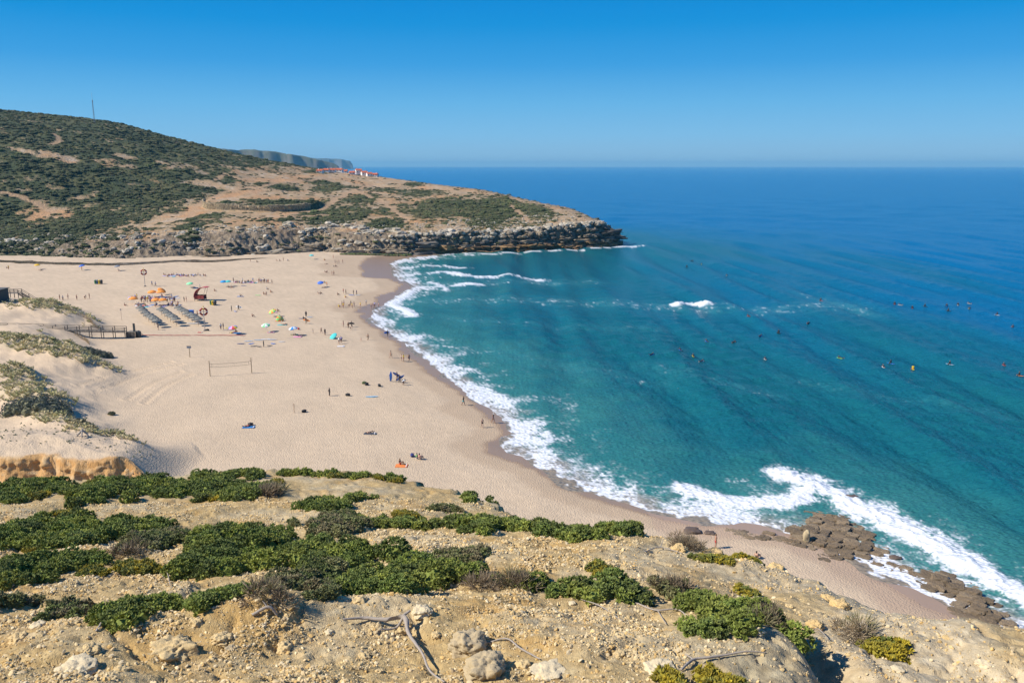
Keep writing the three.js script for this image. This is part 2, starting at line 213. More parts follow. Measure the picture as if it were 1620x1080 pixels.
const PARASOLS = [[-119.47,256.01,'orange',0,0],[-111.58,254.32,'orange',0.05,1],[-109.49,254.53,'orange',0,2],[-119.61,270.3,'orange',0.1,1],[-116.66,270.3,'orange',0.05,0],[-119.41,275.35,'orange',0.55,2.6],[-114.81,290.71,'green',0.15,1],[-104.57,295.68,'blue',0.1,1],[-103.08,296.04,'teal',0.05,0],[-65.93,216.58,'whitegreen',0.25,1],[-70.16,239.39,'greenorange',0.5,0.5],[-73.17,211.84,'rainbow',0.2,1],[-57.48,212.14,'bluewhite',0.1,0],[-46.11,209.51,'teal',0.75,0.3],[-70.04,298.99,'royal',0.3,1],[-198.56,342.41,'yellow',0,0],[-178.72,340.82,'royal',0.2,0],[-94.91,388.74,'teal',0,0],[-163.26,338.74,'grey',0.1,0],[-67.21,232.8,'greenorange',0.9,2]];
const BOARDS = [[-67.32,199.35,0.1,'navy',2.2],[-66.42,202.47,0.2,'ice',2.4],[-64.46,204.41,0.05,'ice',2.8],[-63.01,205.49,0.05,'white',2.4],[-61.32,205.23,-0.1,'ice',2.7],[-64.89,199.61,0.5,'blue',1.5],[-59.55,200.15,-0.4,'blue',1.6],[-58.19,202.64,0,'white',1.9],[-63.42,196.86,0.2,'black',1.8],[-62.11,196.63,-0.3,'black',1.5],[-59.86,197.93,-0.2,'black',1.6],[-27.24,153.72,0.05,'sky',2.6],[-77.31,219.64,-0.2,'yellow',2.2],[-61.73,237.05,0.1,'navy',2],[-59.88,239.39,-0.1,'ice',2],[-43.54,206.57,-0.05,'black',2.4],[-55.8,282.62,-0.1,'blue',2.2],[-53.75,283.41,0,'white',2],[-88.83,225.08,0,'skywhite',4],[-83.89,245.36,-0.9,'lilac',2.2]];
const TOWELS = [[-44.54,132.74,0.1,'blue',1,2],[-23.72,130.79,0.05,'dark',1,2],[-16.53,116.2,0,'orange',1.4,1.8],[-56.09,209.95,0,'pink',1.4,2.2],[-64.47,215.05,0.1,'pink',1,1.9],[-66.95,231.88,0,'orange',1.1,2],[-64.39,225.83,0,'teal',1,2.6],[-42.54,199.27,0,'white',1,1.8],[-86.63,277.26,0,'lime',0.9,1.9],[-91.5,273.66,0,'blue',1,2.2],[-114.05,292.28,0,'navy',1.2,2.4],[-72.79,212.69,0,'blue',1.2,2.2],[-72.29,245.61,0,'pink',1.2,2],[-82.53,212.88,0,'red',0.9,1.2],[-68.57,297.59,0,'dark',1,2],[-98.23,298.08,0,'navy',0.9,1.8],[-57.71,213.02,0.3,'lime',1.1,1.8],[-137.47,322.56,2.3340798329254984,'lilac',1,1.9],[-128.33,327.66,0.7056692432172919,'blue',1,1.9],[-130.8,322.46,2.752531162347892,'red',1,1.9],[-136.37,326.21,0.801924525667878,'red',1,1.9],[-133.42,327.34,2.7512347613234236,'blue',1,1.9],[-136.73,324.33,2.8346496428524373,'red',1,1.9],[-133.68,322.72,1.3794733613633892,'lilac',1,1.9],[-136.64,323.81,1.6548124573448733,'white',1,1.9],[-133.56,325.85,2.041228268780386,'red',1,1.9],[-134.39,321.7,2.865560783010703,'white',1,1.9],[-132.79,320.7,1.839906011633531,'teal',1,1.9],[-134.09,324.87,0.47452077151952343,'blue',1,1.9],[-132.89,326.33,2.4974216681427426,'blue',1,1.9],[-135.2,324.76,2.3889746895939927,'white',1,1.9],[-130.79,323.96,1.6381215246571794,'lilac',1,1.9],[-129.19,323.76,1.7443794546389855,'red',1,1.9],[-122.68,324.75,0.9921676083431429,'white',1,1.9],[-126.2,325.41,1.5106064218611488,'navy',1,1.9],[-131.28,323.19,1.9462109054188295,'lilac',1,1.9],[-127.11,326.3,2.4227139327780876,'white',1,1.9],[-135.22,322.75,0.2380155191002486,'blue',1,1.9],[-133.35,326.54,2.043367714641321,'red',1,1.9],[-96.58,307.75,0.4979231765018418,'white',1,1.9],[-98.59,307.15,2.866703737930722,'lilac',1,1.9],[-105.23,308.27,1.0397590836695205,'white',1,1.9],[-99.52,308.15,1.308185572413814,'navy',1,1.9],[-97.97,305.57,0.03608590505834944,'pink',1,1.9],[-99.42,307.4,2.330411399402847,'teal',1,1.9],[-98.6,307.7,0.37273937015456116,'pink',1,1.9],[-98.97,309.65,1.7206495156142159,'red',1,1.9],[-101.51,307.81,0.04499401433625911,'white',1,1.9],[-103.91,306.3,2.0684594908116662,'pink',1,1.9],[-97.2,307.04,1.3048599321883452,'lilac',1,1.9],[-98.85,307.9,2.7872205557242133,'navy',1,1.9],[-100.51,305.92,2.8077993475868364,'lilac',1,1.9],[-96.48,306.03,2.342192079099916,'teal',1,1.9],[-112.74,270.33,2.1272965716790857,'white',1,1.9],[-116.69,253.11,0.9604579298572884,'white',1,1.9],[-114.92,267.88,1.7887451084278267,'pink',1,1.9],[-116.75,269.27,0.3245103882274173,'white',1,1.9],[-117.16,253.31,2.8397125456667096,'white',1,1.9],[-121.71,269.95,0.39746119566143545,'teal',1,1.9],[-115.51,270.21,1.9678279720096978,'blue',1,1.9],[-112.67,252,1.065953476850853,'white',1,1.9],[-119.94,269.31,2.7472975313418067,'lilac',1,1.9],[-115.03,269.43,0.13416880561698638,'red',1,1.9],[-117.39,254.58,1.1938855136716207,'white',1,1.9],[-120.91,271.14,1.068934928192261,'white',1,1.9],[-126.61,269.16,2.337652982369835,'lilac',1,1.9],[-108.66,254.98,0.5899548081634356,'pink',1,1.9],[-118.19,270.34,2.807182496789462,'teal',1,1.9],[-122.19,268.17,2.061386120068555,'red',1,1.9],[-112.95,255,2.650749597535818,'blue',1,1.9],[-120.73,269.33,1.038956068008652,'red',1,1.9],[-125.85,267.53,2.125738465285738,'white',1,1.9],[-113.5,252.68,0.9498410131548722,'lilac',1,1.9],[-116.82,270.61,1.0151859782706882,'blue',1,1.9],[-110.6,268.19,0.988240035710968,'white',1,1.9],[-108.35,252.63,0.755211545040464,'navy',1,1.9],[-123.11,271.35,1.7359861897937892,'red',1,1.9],[-120.35,269.39,1.0129767209351885,'white',1,1.9],[-107.63,255.47,2.986749810626148,'teal',1,1.9],[-122.54,272.15,0.008925637234433386,'white',1,1.9],[-112.58,268,1.7876638219634367,'white',1,1.9],[-114.12,253.38,0.07892820242742458,'pink',1,1.9],[-117.74,272.16,1.4182320499877594,'blue',1,1.9],[-114.09,269.91,0.20778266210471405,'white',1,1.9],[-113.39,251.41,2.2823950244497486,'teal',1,1.9],[-112.46,271.38,1.3825346894480914,'blue',1,1.9],[-111.82,266.81,0.33689726532292424,'blue',1,1.9],[-105.14,255.7,2.877357561549804,'navy',1,1.9],[-121.69,272.11,2.046824070646811,'navy',1,1.9],[-125.21,266.18,0.4253207572853755,'white',1,1.9],[-105.28,254.7,0.503987895559514,'white',1,1.9],[-123.01,271.66,1.440109570249966,'navy',1,1.9],[-118.33,267.37,1.0428096298327714,'pink',1,1.9],[-115.39,251.02,0.4051158248470704,'red',1,1.9],[-117.33,269.87,2.438560828770772,'red',1,1.9],[-113.67,266.96,1.9449958256189692,'white',1,1.9],[-108.26,252.22,1.2798776334523585,'lilac',1,1.9],[-121.98,268.47,2.0849491348885696,'red',1,1.9],[-115.52,267.92,1.6610829884470826,'navy',1,1.9],[-111.61,254.91,0.8826413633686683,'white',1,1.9],[-112.51,271.99,1.1384433550473503,'navy',1,1.9],[-120.2,268.62,2.5461301144892956,'lilac',1,1.9],[-115.09,253.43,1.7090455837124239,'red',1,1.9],[-115.77,269.17,0.9104600729935151,'teal',1,1.9],[-117.1,269.13,1.7571797663146533,'lilac',1,1.9]];
const BAGS = [[-30.44,163.55,'olive'],[-29.75,162.57,'black'],[-27.07,161.96,'black'],[-31.93,153.89,'black'],[-37.49,142.18,'black'],[-58.46,220.57,'red'],[-81.56,215.71,'black'],[-44.53,133.73,'black'],[-15.45,120.61,'navy']];
const BLUE_BOX = [-95.26,239.6];
const SHRUBLETS = [[-70.31,138.32],[-76.33,148.52],[-61.68,112.47]];
const PEOPLE = [[-35.42,153.62,'stand','wetsuit',1,'alone on the open sand beyond the bluff'],[-9.3,150.93,'walk','dark tee and teal shorts',0.4,'along the wet sand'],[-5.19,137.19,'walk','black shorts',0,'along the wet sand'],[-3.38,140.08,'walk','white cap and navy swimsuit',0,'at the edge of the foam'],[-44.85,133.05,'lie','red shorts',1.6,'on a lone blue towel'],[-23.77,131.12,'lie','black shorts',1.6,'on a lone dark towel'],[-16.8,116.76,'sit','red shorts',0.5,'on an orange towel near the bluff'],[-14.55,119.52,'sit','green top',1,'beside a friend in red near the bluff'],[-14.13,119.26,'sit','red swimsuit',1.2,'beside a friend in green near the bluff'],[-25.41,166.51,'hold','wetsuit',0.1,'holding a tall blue surfboard upright','blue'],[-23.49,165.94,'carry','wetsuit',1.1,'with a navy surfboard under the arm','navy'],[-24.31,168.07,'carry','navy tee',1.25,'with a dark blue surfboard under the arm','navy2'],[-22.45,164.07,'crouch','white tee',1,'bending over next to the navy surfboards'],[-25.78,186.3,'stand','black shorts',1,'beside a lifeguard in yellow'],[-25.2,185.8,'stand','yellow tee',1,'between two bathers by the waterline'],[-24.09,186.96,'stand','navy shorts',2,'beside a lifeguard in yellow'],[-28.7,189.24,'walk','dark swimsuit',1,'past the lifeguard in yellow'],[-37.59,209.65,'walk','black shorts',1,'down to the water'],[-38.98,207.36,'stand','red shorts',1,'on the slope, small as a child'],[-33.51,216.51,'carry','wetsuit',2,'wading with a blue board through thin foam','blue'],[-45.34,227.78,'carry','wetsuit',1.5,'carrying a dark board crosswise','black'],[-47.52,227.13,'stand','pink swimsuit',1,'behind the surfer with the dark board'],[-45.77,225.41,'stand','red swimsuit',2,'beside a crouching bather'],[-44.53,222.66,'crouch','black shorts',1,'digging in the sand'],[-43.67,202.49,'stand','white tee',1,'by the tilted teal parasol'],[-43.47,204.23,'stand','lilac tee',2,'by the tilted teal parasol'],[-51.25,216.2,'walk','black shorts',0.5,'across the middle of the beach'],[-49.68,213.73,'stand','black tee',0,'on the sand left of the teal parasol'],[-53.37,215.86,'stand','blue shorts',1,'small as a child in the middle of the beach'],[-57.48,212.14,'lie','dark swimsuit',1.4,'on a lime towel'],[-55.34,210.93,'lie','red swimsuit',1.7,'on a pink towel'],[-60.96,236.17,'sit','wetsuit',1,'beside a navy board'],[-61.18,240.12,'stand','wetsuit',2,'beside two boards on the sand'],[-58.52,229.25,'carry','dark tee and teal shorts',1,'holding an orange board','orange'],[-64.47,215.05,'lie','white tee',1.5,'under the white and green parasol'],[-72.59,246.67,'sit','black shorts',1,'on a pink towel'],[-71.51,246.94,'sit','red swimsuit',2,'on a pink towel'],[-67.54,234.67,'crouch','dark swimsuit',2,'by the orange towel'],[-63.72,225.96,'lie','red shorts',1.5,'on a teal towel'],[-60.82,196.43,'stand','wetsuit',1,'among the boards laid on the sand'],[-78.09,217.9,'stand','black tee',1,'by a yellow board'],[-78.74,217.82,'stand','white tee',2,'by a yellow board'],[-73.78,212.67,'lie','yellow tee',1.6,'under the rainbow parasol'],[-73.25,213.57,'sit','red shorts',0.6,'under the rainbow parasol'],[-85.39,246.41,'stand','wetsuit',1,'with a board lying at the feet'],[-83.7,247.72,'carry','wetsuit',1.05,'carrying a white surfboard','white'],[-76.31,237.55,'sit','navy shorts',1,'alone on bare sand'],[-110.83,289.1,'stand','white tee',1,'behind the red lifeguard shelter'],[-103.81,283.84,'sit','dark swimsuit',1,'in the shade of the red lifeguard shelter'],[-114.48,292.22,'lie','black shorts',1.6,'by the pale green parasol'],[-130.71,295.74,'walk','blue tee and dark shorts',0.9,'side by side toward the rescue ring'],[-128.78,294.16,'walk','blue tee and dark shorts',0.9,'side by side toward the rescue ring'],[-101.79,292.21,'sit','dark swimsuit',1,'below the blue parasols'],[-100.72,292.4,'sit','red shorts',1,'below the blue parasols'],[-91.5,273.66,'sit','black shorts',1,'on a blue towel'],[-85.1,278.64,'sit','orange tee',1,'beside a lime towel'],[-83.93,277.59,'crouch','dark swimsuit',2,'beside a lime towel'],[-87.32,289.95,'sit','white tee',1,'in a small ring of bathers'],[-83.99,283.05,'sit','red swimsuit',1,'in a small ring of bathers'],[-146.87,263.59,'stand','red shorts',1,'in a loose line by the dunes'],[-145.29,262.56,'stand','white tee',1,'in a loose line by the dunes'],[-145,265.1,'walk','black shorts',1.5,'in a loose line by the dunes'],[-141.53,263.97,'stand','navy shorts',2,'in a loose line by the dunes'],[-139.56,265.34,'crouch','black shorts',1.5,'in a loose line by the dunes'],[-138.78,266.66,'stand','red swimsuit',1,'in a loose line by the dunes'],[-105.93,262.17,'stand','black tee',1,'between the orange parasols and the shelter'],[-105.25,262.24,'stand','red shorts',1,'between the orange parasols and the shelter'],[-210.8,342.54,'stand','yellow tee',1,'far along the stream'],[-212.95,344.79,'sit','dark swimsuit',1,'far along the stream'],[-194.87,338.2,'lie','black shorts',1.6,'by the yellow parasol'],[-178.15,338.69,'stand','orange tee',1,'by the royal blue parasol'],[-162.09,336.79,'sit','dark swimsuit',1,'by the grey parasol'],[-80.58,373.25,'stand','red swimsuit',1,'in a knot of bathers by the far rocks'],[-79.78,373.55,'stand','black shorts',1,'in a knot of bathers by the far rocks'],[-78.97,373.83,'stand','pink swimsuit',1,'in a knot of bathers by the far rocks'],[-77.94,377.27,'stand','navy shorts',1,'in a knot of bathers by the far rocks'],[-87.99,384.55,'sit','yellow tee',1,'by the far rocks'],[-83.96,370.33,'lie','black shorts',1.6,'by the far rocks'],[-78.88,361.24,'sit','white tee',1,'below the knot of bathers'],[-77.84,361.54,'sit','black tee',1,'below the knot of bathers'],[-86.32,396.19,'stand','red shorts',1,'under the mossy ledge'],[-78.07,341.31,'sit','pink swimsuit',1,'side by side on the upper sand'],[-77.31,341.43,'sit','red swimsuit',2,'side by side on the upper sand'],[-73.57,333.82,'stand','red shorts',1,'with a friend on the upper sand'],[-72.81,333.89,'stand','navy shorts',1,'with a friend on the upper sand'],[-68.31,300.61,'stand','orange tee',1,'by the small blue parasol'],[-71.03,308.62,'sit','dark swimsuit',1,'by the small blue parasol'],[-68.57,297.59,'lie','black shorts',1.6,'by the small blue parasol'],[-67.44,282.71,'sit','red swimsuit',1,'side by side on bare sand'],[-66.6,282.87,'sit','black shorts',1,'side by side on bare sand'],[-59.35,286.13,'stand','red tee',1,'on open sand near the far water'],[-58.23,284.93,'stand','black shorts',1,'next to a bather in red'],[-60.46,281.82,'sit','black shorts',1,'alone on the slope to the water'],[-55.43,284.17,'stand','wetsuit',1,'by the blue board near the water'],[-54.41,284.61,'stand','navy tee',1,'by the white board near the water'],[-56.9,277.1,'sit','yellow tee',1,'on the slope by the water'],[-55.33,259,'sit','yellow tee',1,'at the edge of a dug pit'],[-54.66,260.64,'stand','black shorts',1,'round a dug pit'],[-54.54,263.09,'stand','red shorts',1,'round a dug pit'],[-53.84,258.57,'stand','yellow tee',1,'round a dug pit'],[-52.24,262.84,'stand','black tee',1,'round the second pit'],[-52.39,260.41,'crouch','black shorts',1,'round the second pit'],[-51.17,259.34,'stand','yellow tee',1,'round the second pit'],[-51.04,261.88,'stand','navy shorts',1,'round the second pit'],[-48.9,261.3,'stand','yellow tee',1,'alone between the pits and the water'],[-47.98,266.56,'stand','white tee',1,'near the water'],[-45.33,260.6,'stand','black shorts',1,'at the swash edge'],[-44.91,261.8,'stand','red swimsuit',1,'at the swash edge'],[-44.59,262.92,'stand','lilac tee',1,'at the swash edge'],[-43.33,263.38,'stand','red shorts',1,'in the thin swash'],[24.17,90.29,'stand','red shorts',1,'in the cove behind the rock shelf'],[28.19,87.37,'sit','dark swimsuit',1,'in the cove below the pale bank'],[-119.31,373.95,'stand','red shorts',1,'by the far sandbank'],[-115.88,372.14,'sit','black shorts',1,'by the far sandbank'],[-108.69,378.16,'sit','red swimsuit',1,'in a row on the far sandbank'],[-107.28,378.33,'sit','black shorts',1,'in a row on the far sandbank'],[-105.69,378.92,'stand','navy shorts',1,'in a row on the far sandbank'],[-103.7,379.1,'sit','blue tee and dark shorts',1,'in a row on the far sandbank'],[-91.76,235.75,'stand','red swimsuit',1,'behind the last straw umbrellas'],[-94.56,215.3,'stand','black tee',1,'at the end of the straw umbrella row'],[-89.48,303.84,'stand','black shorts',1,'apart from the standing group'],[-138.33,324.65,'sit','red shorts',0.7671071238662615,'in a long row of towels'],[-135.2,320.3,'sit','navy shorts',0.6586947108892234,'in a long row of towels'],[-135.81,323.28,'sit','pink swimsuit',4.048484091669547,'in a long row of towels'],[-134.91,323.86,'sit','pink swimsuit',4.603810440098779,'in a long row of towels'],[-134.78,325.34,'sit','pink swimsuit',3.609480826002304,'in a long row of towels'],[-133.22,324.74,'sit','white tee',2.2435707153024014,'in a long row of towels'],[-131.04,321.48,'sit','red shorts',5.311623964138153,'in a long row of towels'],[-131.02,323.99,'sit','black shorts',5.158694143015284,'in a long row of towels'],[-130.04,323.42,'sit','blue tee and dark shorts',5.7246482110231405,'in a long row of towels'],[-128.22,321.58,'sit','lilac tee',1.7282882191838176,'in a long row of towels'],[-127.46,321.46,'sit','pink swimsuit',4.681215089131713,'in a long row of towels'],[-126.64,322.63,'sit','dark swimsuit',5.774184943071653,'in a long row of towels'],[-125.38,321.26,'sit','lilac tee',1.7975153102527912,'in a long row of towels'],[-125.5,323.68,'sit','white tee',2.9913888224360483,'in a long row of towels'],[-125.33,326.08,'sit','black shorts',3.2704736875698313,'in a long row of towels'],[-123.45,323.28,'sit','blue tee and dark shorts',5.227778822755338,'in a long row of towels'],[-122.34,323.85,'sit','navy shorts',4.899576323525783,'in a long row of towels'],[-121.2,322.85,'sit','pink swimsuit',2.7436759931704384,'in a long row of towels'],[-104.69,306.42,'stand','dark swimsuit',1.0800745473616171,'on the towels past the blue parasols'],[-103.66,305.41,'sit','red shorts',5.591045524734559,'on the towels past the blue parasols'],[-103.47,306.96,'sit','black shorts',1.176586264360969,'on the towels past the blue parasols'],[-101.88,304.81,'sit','blue tee and dark shorts',3.172247916074585,'on the towels past the blue parasols'],[-100.76,303.77,'sit','red swimsuit',4.541378879240424,'on the towels past the blue parasols'],[-100.91,305.21,'stand','white tee',3.68300424594572,'on the towels past the blue parasols'],[-100.06,305.59,'sit','navy shorts',4.4313092410710215,'on the towels past the blue parasols'],[-99.81,307.24,'sit','blue tee and dark shorts',3.62969601230216,'on the towels past the blue parasols'],[-99.42,307.6,'sit','black shorts',1.7849027364444465,'on the towels past the blue parasols'],[-98.06,306.18,'sit','blue tee and dark shorts',4.407803149152455,'on the towels past the blue parasols'],[-97.89,308.19,'stand','blue tee and dark shorts',3.470139075755206,'on the towels past the blue parasols'],[-96.2,304.18,'sit','navy shorts',1.0430721412613393,'on the towels past the blue parasols'],[-95.23,306.37,'stand','red swimsuit',4.371836218224762,'in a standing group past the blue parasols'],[-95,306.72,'stand','navy shorts',0.955183458027981,'in a standing group past the blue parasols'],[-93.84,304.73,'stand','lilac tee',5.211169042257205,'in a standing group past the blue parasols'],[-94.4,307.98,'crouch','pink swimsuit',2.9371682046620027,'in a standing group past the blue parasols'],[-93.67,307.26,'stand','white tee',3.661085611051454,'in a standing group past the blue parasols'],[-92.91,306.14,'stand','red swimsuit',2.0001843562350534,'in a standing group past the blue parasols'],[-92.26,305.98,'stand','white tee',0.5045287574196834,'in a standing group past the blue parasols'],[-92.29,307.21,'crouch','black shorts',3.899137601209403,'in a standing group past the blue parasols'],[-91.35,305.52,'stand','red shorts',3.9805344473479938,'in a standing group past the blue parasols'],[-122.66,265.58,'stand','yellow tee',3.5682373976187023,'in the crowd under orange parasols'],[-117.59,254.05,'sit','white tee',3.0229651644001554,'in the crowd under orange parasols'],[-110.33,261.69,'stand','black shorts',5.030860304381168,'in the crowd under orange parasols'],[-121.08,266.76,'sit','dark swimsuit',1.0841806992349126,'in the crowd under orange parasols'],[-104.26,253.05,'stand','pink swimsuit',3.837432516663071,'in the crowd under orange parasols'],[-116.33,261.28,'stand','black shorts',0.29027111283050433,'in the crowd under orange parasols'],[-124.35,267.89,'sit','red swimsuit',1.6830077002211508,'in the crowd under orange parasols'],[-114.03,252.17,'sit','yellow tee',5.623412743966753,'in the crowd under orange parasols'],[-118.4,261.56,'stand','white tee',4.486431139747813,'in the crowd under orange parasols'],[-121.59,266.64,'sit','navy shorts',2.148320077987537,'in the crowd under orange parasols'],[-108.01,255.09,'sit','blue tee and dark shorts',4.167889798138239,'in the crowd under orange parasols'],[-108.77,261.33,'stand','black shorts',1.9191590323667782,'in the crowd under orange parasols'],[-111.94,267.18,'stand','blue tee and dark shorts',3.623074968169944,'in the crowd under orange parasols'],[-106.71,253.37,'sit','lilac tee',4.357538091185288,'in the crowd under orange parasols'],[-116.39,258.86,'stand','yellow tee',5.762087604851502,'in the crowd under orange parasols'],[-116.48,266.39,'sit','navy shorts',1.2388976566674643,'in the crowd under orange parasols'],[-114.73,252.72,'stand','black shorts',5.8456803308081255,'in the crowd under orange parasols'],[-111.65,262,'stand','blue tee and dark shorts',2.5248053150832677,'in the crowd under orange parasols'],[-120.1,268.85,'sit','black shorts',4.775956341426799,'in the crowd under orange parasols'],[-116.36,252.15,'sit','red swimsuit',5.373208575590145,'in the crowd under orange parasols'],[-117.15,262.24,'stand','lilac tee',5.638727034273896,'in the crowd under orange parasols'],[-124.61,265.62,'sit','yellow tee',3.7916107111571407,'in the crowd under orange parasols'],[-104.72,252.57,'sit','black shorts',1.5590955277714393,'in the crowd under orange parasols'],[-115.34,258.94,'stand','lilac tee',2.294641897219532,'in the crowd under orange parasols'],[-115.26,267.39,'stand','red swimsuit',0.047465996838857424,'in the crowd under orange parasols'],[-104.79,253.91,'sit','red shorts',4.5570806621374,'in the crowd under orange parasols'],[-118.2,261.77,'stand','red shorts',3.166673511809983,'in the crowd under orange parasols'],[-119.71,267.21,'sit','red shorts',4.413830919383946,'in the crowd under orange parasols'],[-106.02,253.33,'stand','yellow tee',5.5480175835769705,'in the crowd under orange parasols'],[-108.65,260.13,'stand','pink swimsuit',3.4166220880190945,'in the crowd under orange parasols'],[-117.54,267.44,'sit','navy shorts',1.3771248820131294,'in the crowd under orange parasols'],[-110.94,251.85,'sit','red swimsuit',4.812830155162527,'in the crowd under orange parasols'],[-112.83,259.75,'stand','red swimsuit',4.358487221579294,'in the crowd under orange parasols'],[-113.03,268.52,'sit','navy shorts',1.3685666543285206,'in the crowd under orange parasols'],[-111.42,254.07,'sit','blue tee and dark shorts',2.7311547262273517,'in the crowd under orange parasols'],[-113.95,259.21,'stand','yellow tee',1.8871074169348492,'in the crowd under orange parasols'],[-123.19,265.45,'stand','lilac tee',4.274741738231267,'in the crowd under orange parasols'],[-117.1,254.37,'sit','white tee',4.658782299914762,'in the crowd under orange parasols'],[-118.64,259.75,'stand','pink swimsuit',2.3036983647866633,'in the crowd under orange parasols'],[-124.13,265.53,'sit','white tee',0.34159450342021624,'in the crowd under orange parasols'],[-106.14,253.08,'stand','lilac tee',1.7514013199840681,'in the crowd under orange parasols'],[-108.76,261.68,'stand','white tee',2.731136286040366,'in the crowd under orange parasols'],[-119.46,266.2,'sit','yellow tee',1.916348493619053,'in the crowd under orange parasols'],[-120.67,252.57,'sit','red shorts',1.3079396445806788,'in the crowd under orange parasols'],[-110.35,259.72,'stand','white tee',3.9765137014801217,'in the crowd under orange parasols'],[-112.42,268.1,'sit','white tee',3.222950601588446,'in the crowd under orange parasols']];
const SURFERS = [[86.85,395.51,'p','black'],[89.07,385.06,'p','lime'],[79.67,372.72,'s','black'],[89.92,341.96,'p','white'],[104.66,274.91,'s','red'],[127.92,271,'s','red'],[129.23,269.72,'p','white'],[130.25,263.48,'s','red'],[134.35,263.48,'s','black'],[141.34,263.48,'s','blue'],[137.65,255.2,'s','black'],[147.01,267.19,'s','white'],[152.83,271,'p','white'],[146.13,258.69,'p','yellow'],[147.87,246.34,'s','white'],[143.67,231.22,'p','red'],[70.25,240.07,'p','red'],[87.38,238.05,'p','red'],[72.46,218.64,'s','black'],[66.24,214.46,'p','blue'],[50.62,208.86,'p','blue'],[57.69,208.86,'p','orange'],[41.49,197.75,'p','blue'],[33.68,192.94,'p','blue'],[43.59,192.28,'p','yellow'],[44.68,188.35,'p','white'],[60.3,190.3,'p','white'],[78.46,190.95,'p','lime'],[84.56,181.55,'p','white'],[88.5,186.45,'s','blue'],[91.03,180.95,'s','yellow'],[100.28,182.75,'s','ice'],[112.73,182.75,'p','red'],[109.98,172.45,'s','orange']];
const HOUSES = [[-192.66,838.29,5.16],[-191.04,859.55,5.29],[-187.48,873.12,5.37],[-182.9,885.98,6.13],[-185.28,927.86,4.28],[-166.26,868.25,5.34],[-168.49,915.98,6.34],[-160.02,902.96,6.25],[-153.16,894.55,5.5],[-148.69,908.49,4.89]];
const MAST = [-389.72,792.17];
const WALL_FOOT = [[-188.02,506.31],[-175.29,495.14],[-161.39,492.82],[-145.96,491.42],[-135.32,508],[-127.12,539.4],[-125.09,554.38]];
// ---------- building helpers ----------
const V = (x, y, z) => new THREE.Vector3(x, y, z);
const lin = (r, g, b) => new THREE.Color().setRGB(r, g, b);
const matCache = {};
const M = (r, g, b, rough = .85, extra = {}) => { const k = [r, g, b, rough, JSON.stringify(Object.keys(extra))].join(); return matCache[k] || (matCache[k] = new THREE.MeshStandardMaterial({ color: lin(r, g, b), roughness: rough, ...extra })); };
const taken = {};
const numbered = n => { const k = taken[n] = (taken[n] ?? -1) + 1; return k ? n + '_' + String(k).padStart(3, '0') : n; };
function tag(o, name, label, category, group) { o.name = numbered(name); o.userData.label = label; o.userData.category = category; if (group) o.userData.group = group; scene.add(o); return o; }
function part(parent, name, geo, mat, label) { const m = new THREE.Mesh(geo, mat); m.name = name; m.castShadow = m.receiveShadow = true; if (label) m.userData.label = label; parent.add(m); return m; }
const at = (o, x, d, lift = 0, y = null) => { o.position.set(x, (y ?? groundAt(x, d)) + lift, -d); return o; };
function clean(g) { for (const k of Object.keys(g.attributes)) if (!['position', 'normal', 'color'].includes(k)) g.deleteAttribute(k); return g.index ? g.toNonIndexed() : g; }
const merge = list => mergeGeometries(list.map(clean));
const boxG = (w, h, l, x = 0, y = 0, z = 0, ry = 0) => { const g = new THREE.BoxGeometry(w, h, l); if (ry) g.rotateY(ry); return g.translate(x, y, z); };
function rod(a, b, r0, r1 = r0, n = 6) { // straight tapered bar between two points
  const d = new THREE.Vector3().subVectors(b, a), L = d.length(), g = new THREE.CylinderGeometry(r1, r0, L, n, 1);
  g.translate(0, L / 2, 0); g.applyQuaternion(new THREE.Quaternion().setFromUnitVectors(V(0, 1, 0), d.normalize())); return g.translate(a.x, a.y, a.z);
}
function limb(points, radii, n = 7, steps = 6, rough = 0) { // tapered crooked tube
  const c = new THREE.CatmullRomCurve3(points), m = (points.length - 1) * steps, fr = c.computeFrenetFrames(m, false), pos = [], ix = [];
  for (let i = 0; i <= m; i++) {
    const t = i / m, p = c.getPoint(t), k = Math.min(points.length - 1.0001, t * (points.length - 1)), j = Math.floor(k), r = lerp(radii[j], radii[Math.min(j + 1, radii.length - 1)], k - j);
    for (let q = 0; q < n; q++) { const a = q / n * 6.2832, rq = r * (1 + rough * N3(p.x * 14 + Math.cos(a), p.y * 14 + Math.sin(a), p.z * 14)); const v = p.clone().addScaledVector(fr.normals[i], Math.cos(a) * rq).addScaledVector(fr.binormals[i], Math.sin(a) * rq); pos.push(v.x, v.y, v.z); }
    if (i) for (let q = 0; q < n; q++) { const a = (i - 1) * n + q, b = (i - 1) * n + (q + 1) % n, e = a + n, f = b + n; ix.push(a, b, e, b, f, e); }
  }
  const c0 = pos.length / 3; for (const [i, o] of [[0, 0], [m, m * n]]) { const p = c.getPoint(i / m); pos.push(p.x, p.y, p.z); for (let q = 0; q < n; q++) i ? ix.push(o + q, o + (q + 1) % n, c0 + 1) : ix.push(o + (q + 1) % n, o + q, c0); }
  const g = new THREE.BufferGeometry(); g.setAttribute('position', new THREE.Float32BufferAttribute(pos, 3)); g.setIndex(ix); g.computeVertexNormals(); return g;
}
const ico = {}; const icoG = d => (ico[d] || (ico[d] = mergeVertices(clean(new THREE.IcosahedronGeometry(1, d)).deleteAttribute('normal')))).clone();
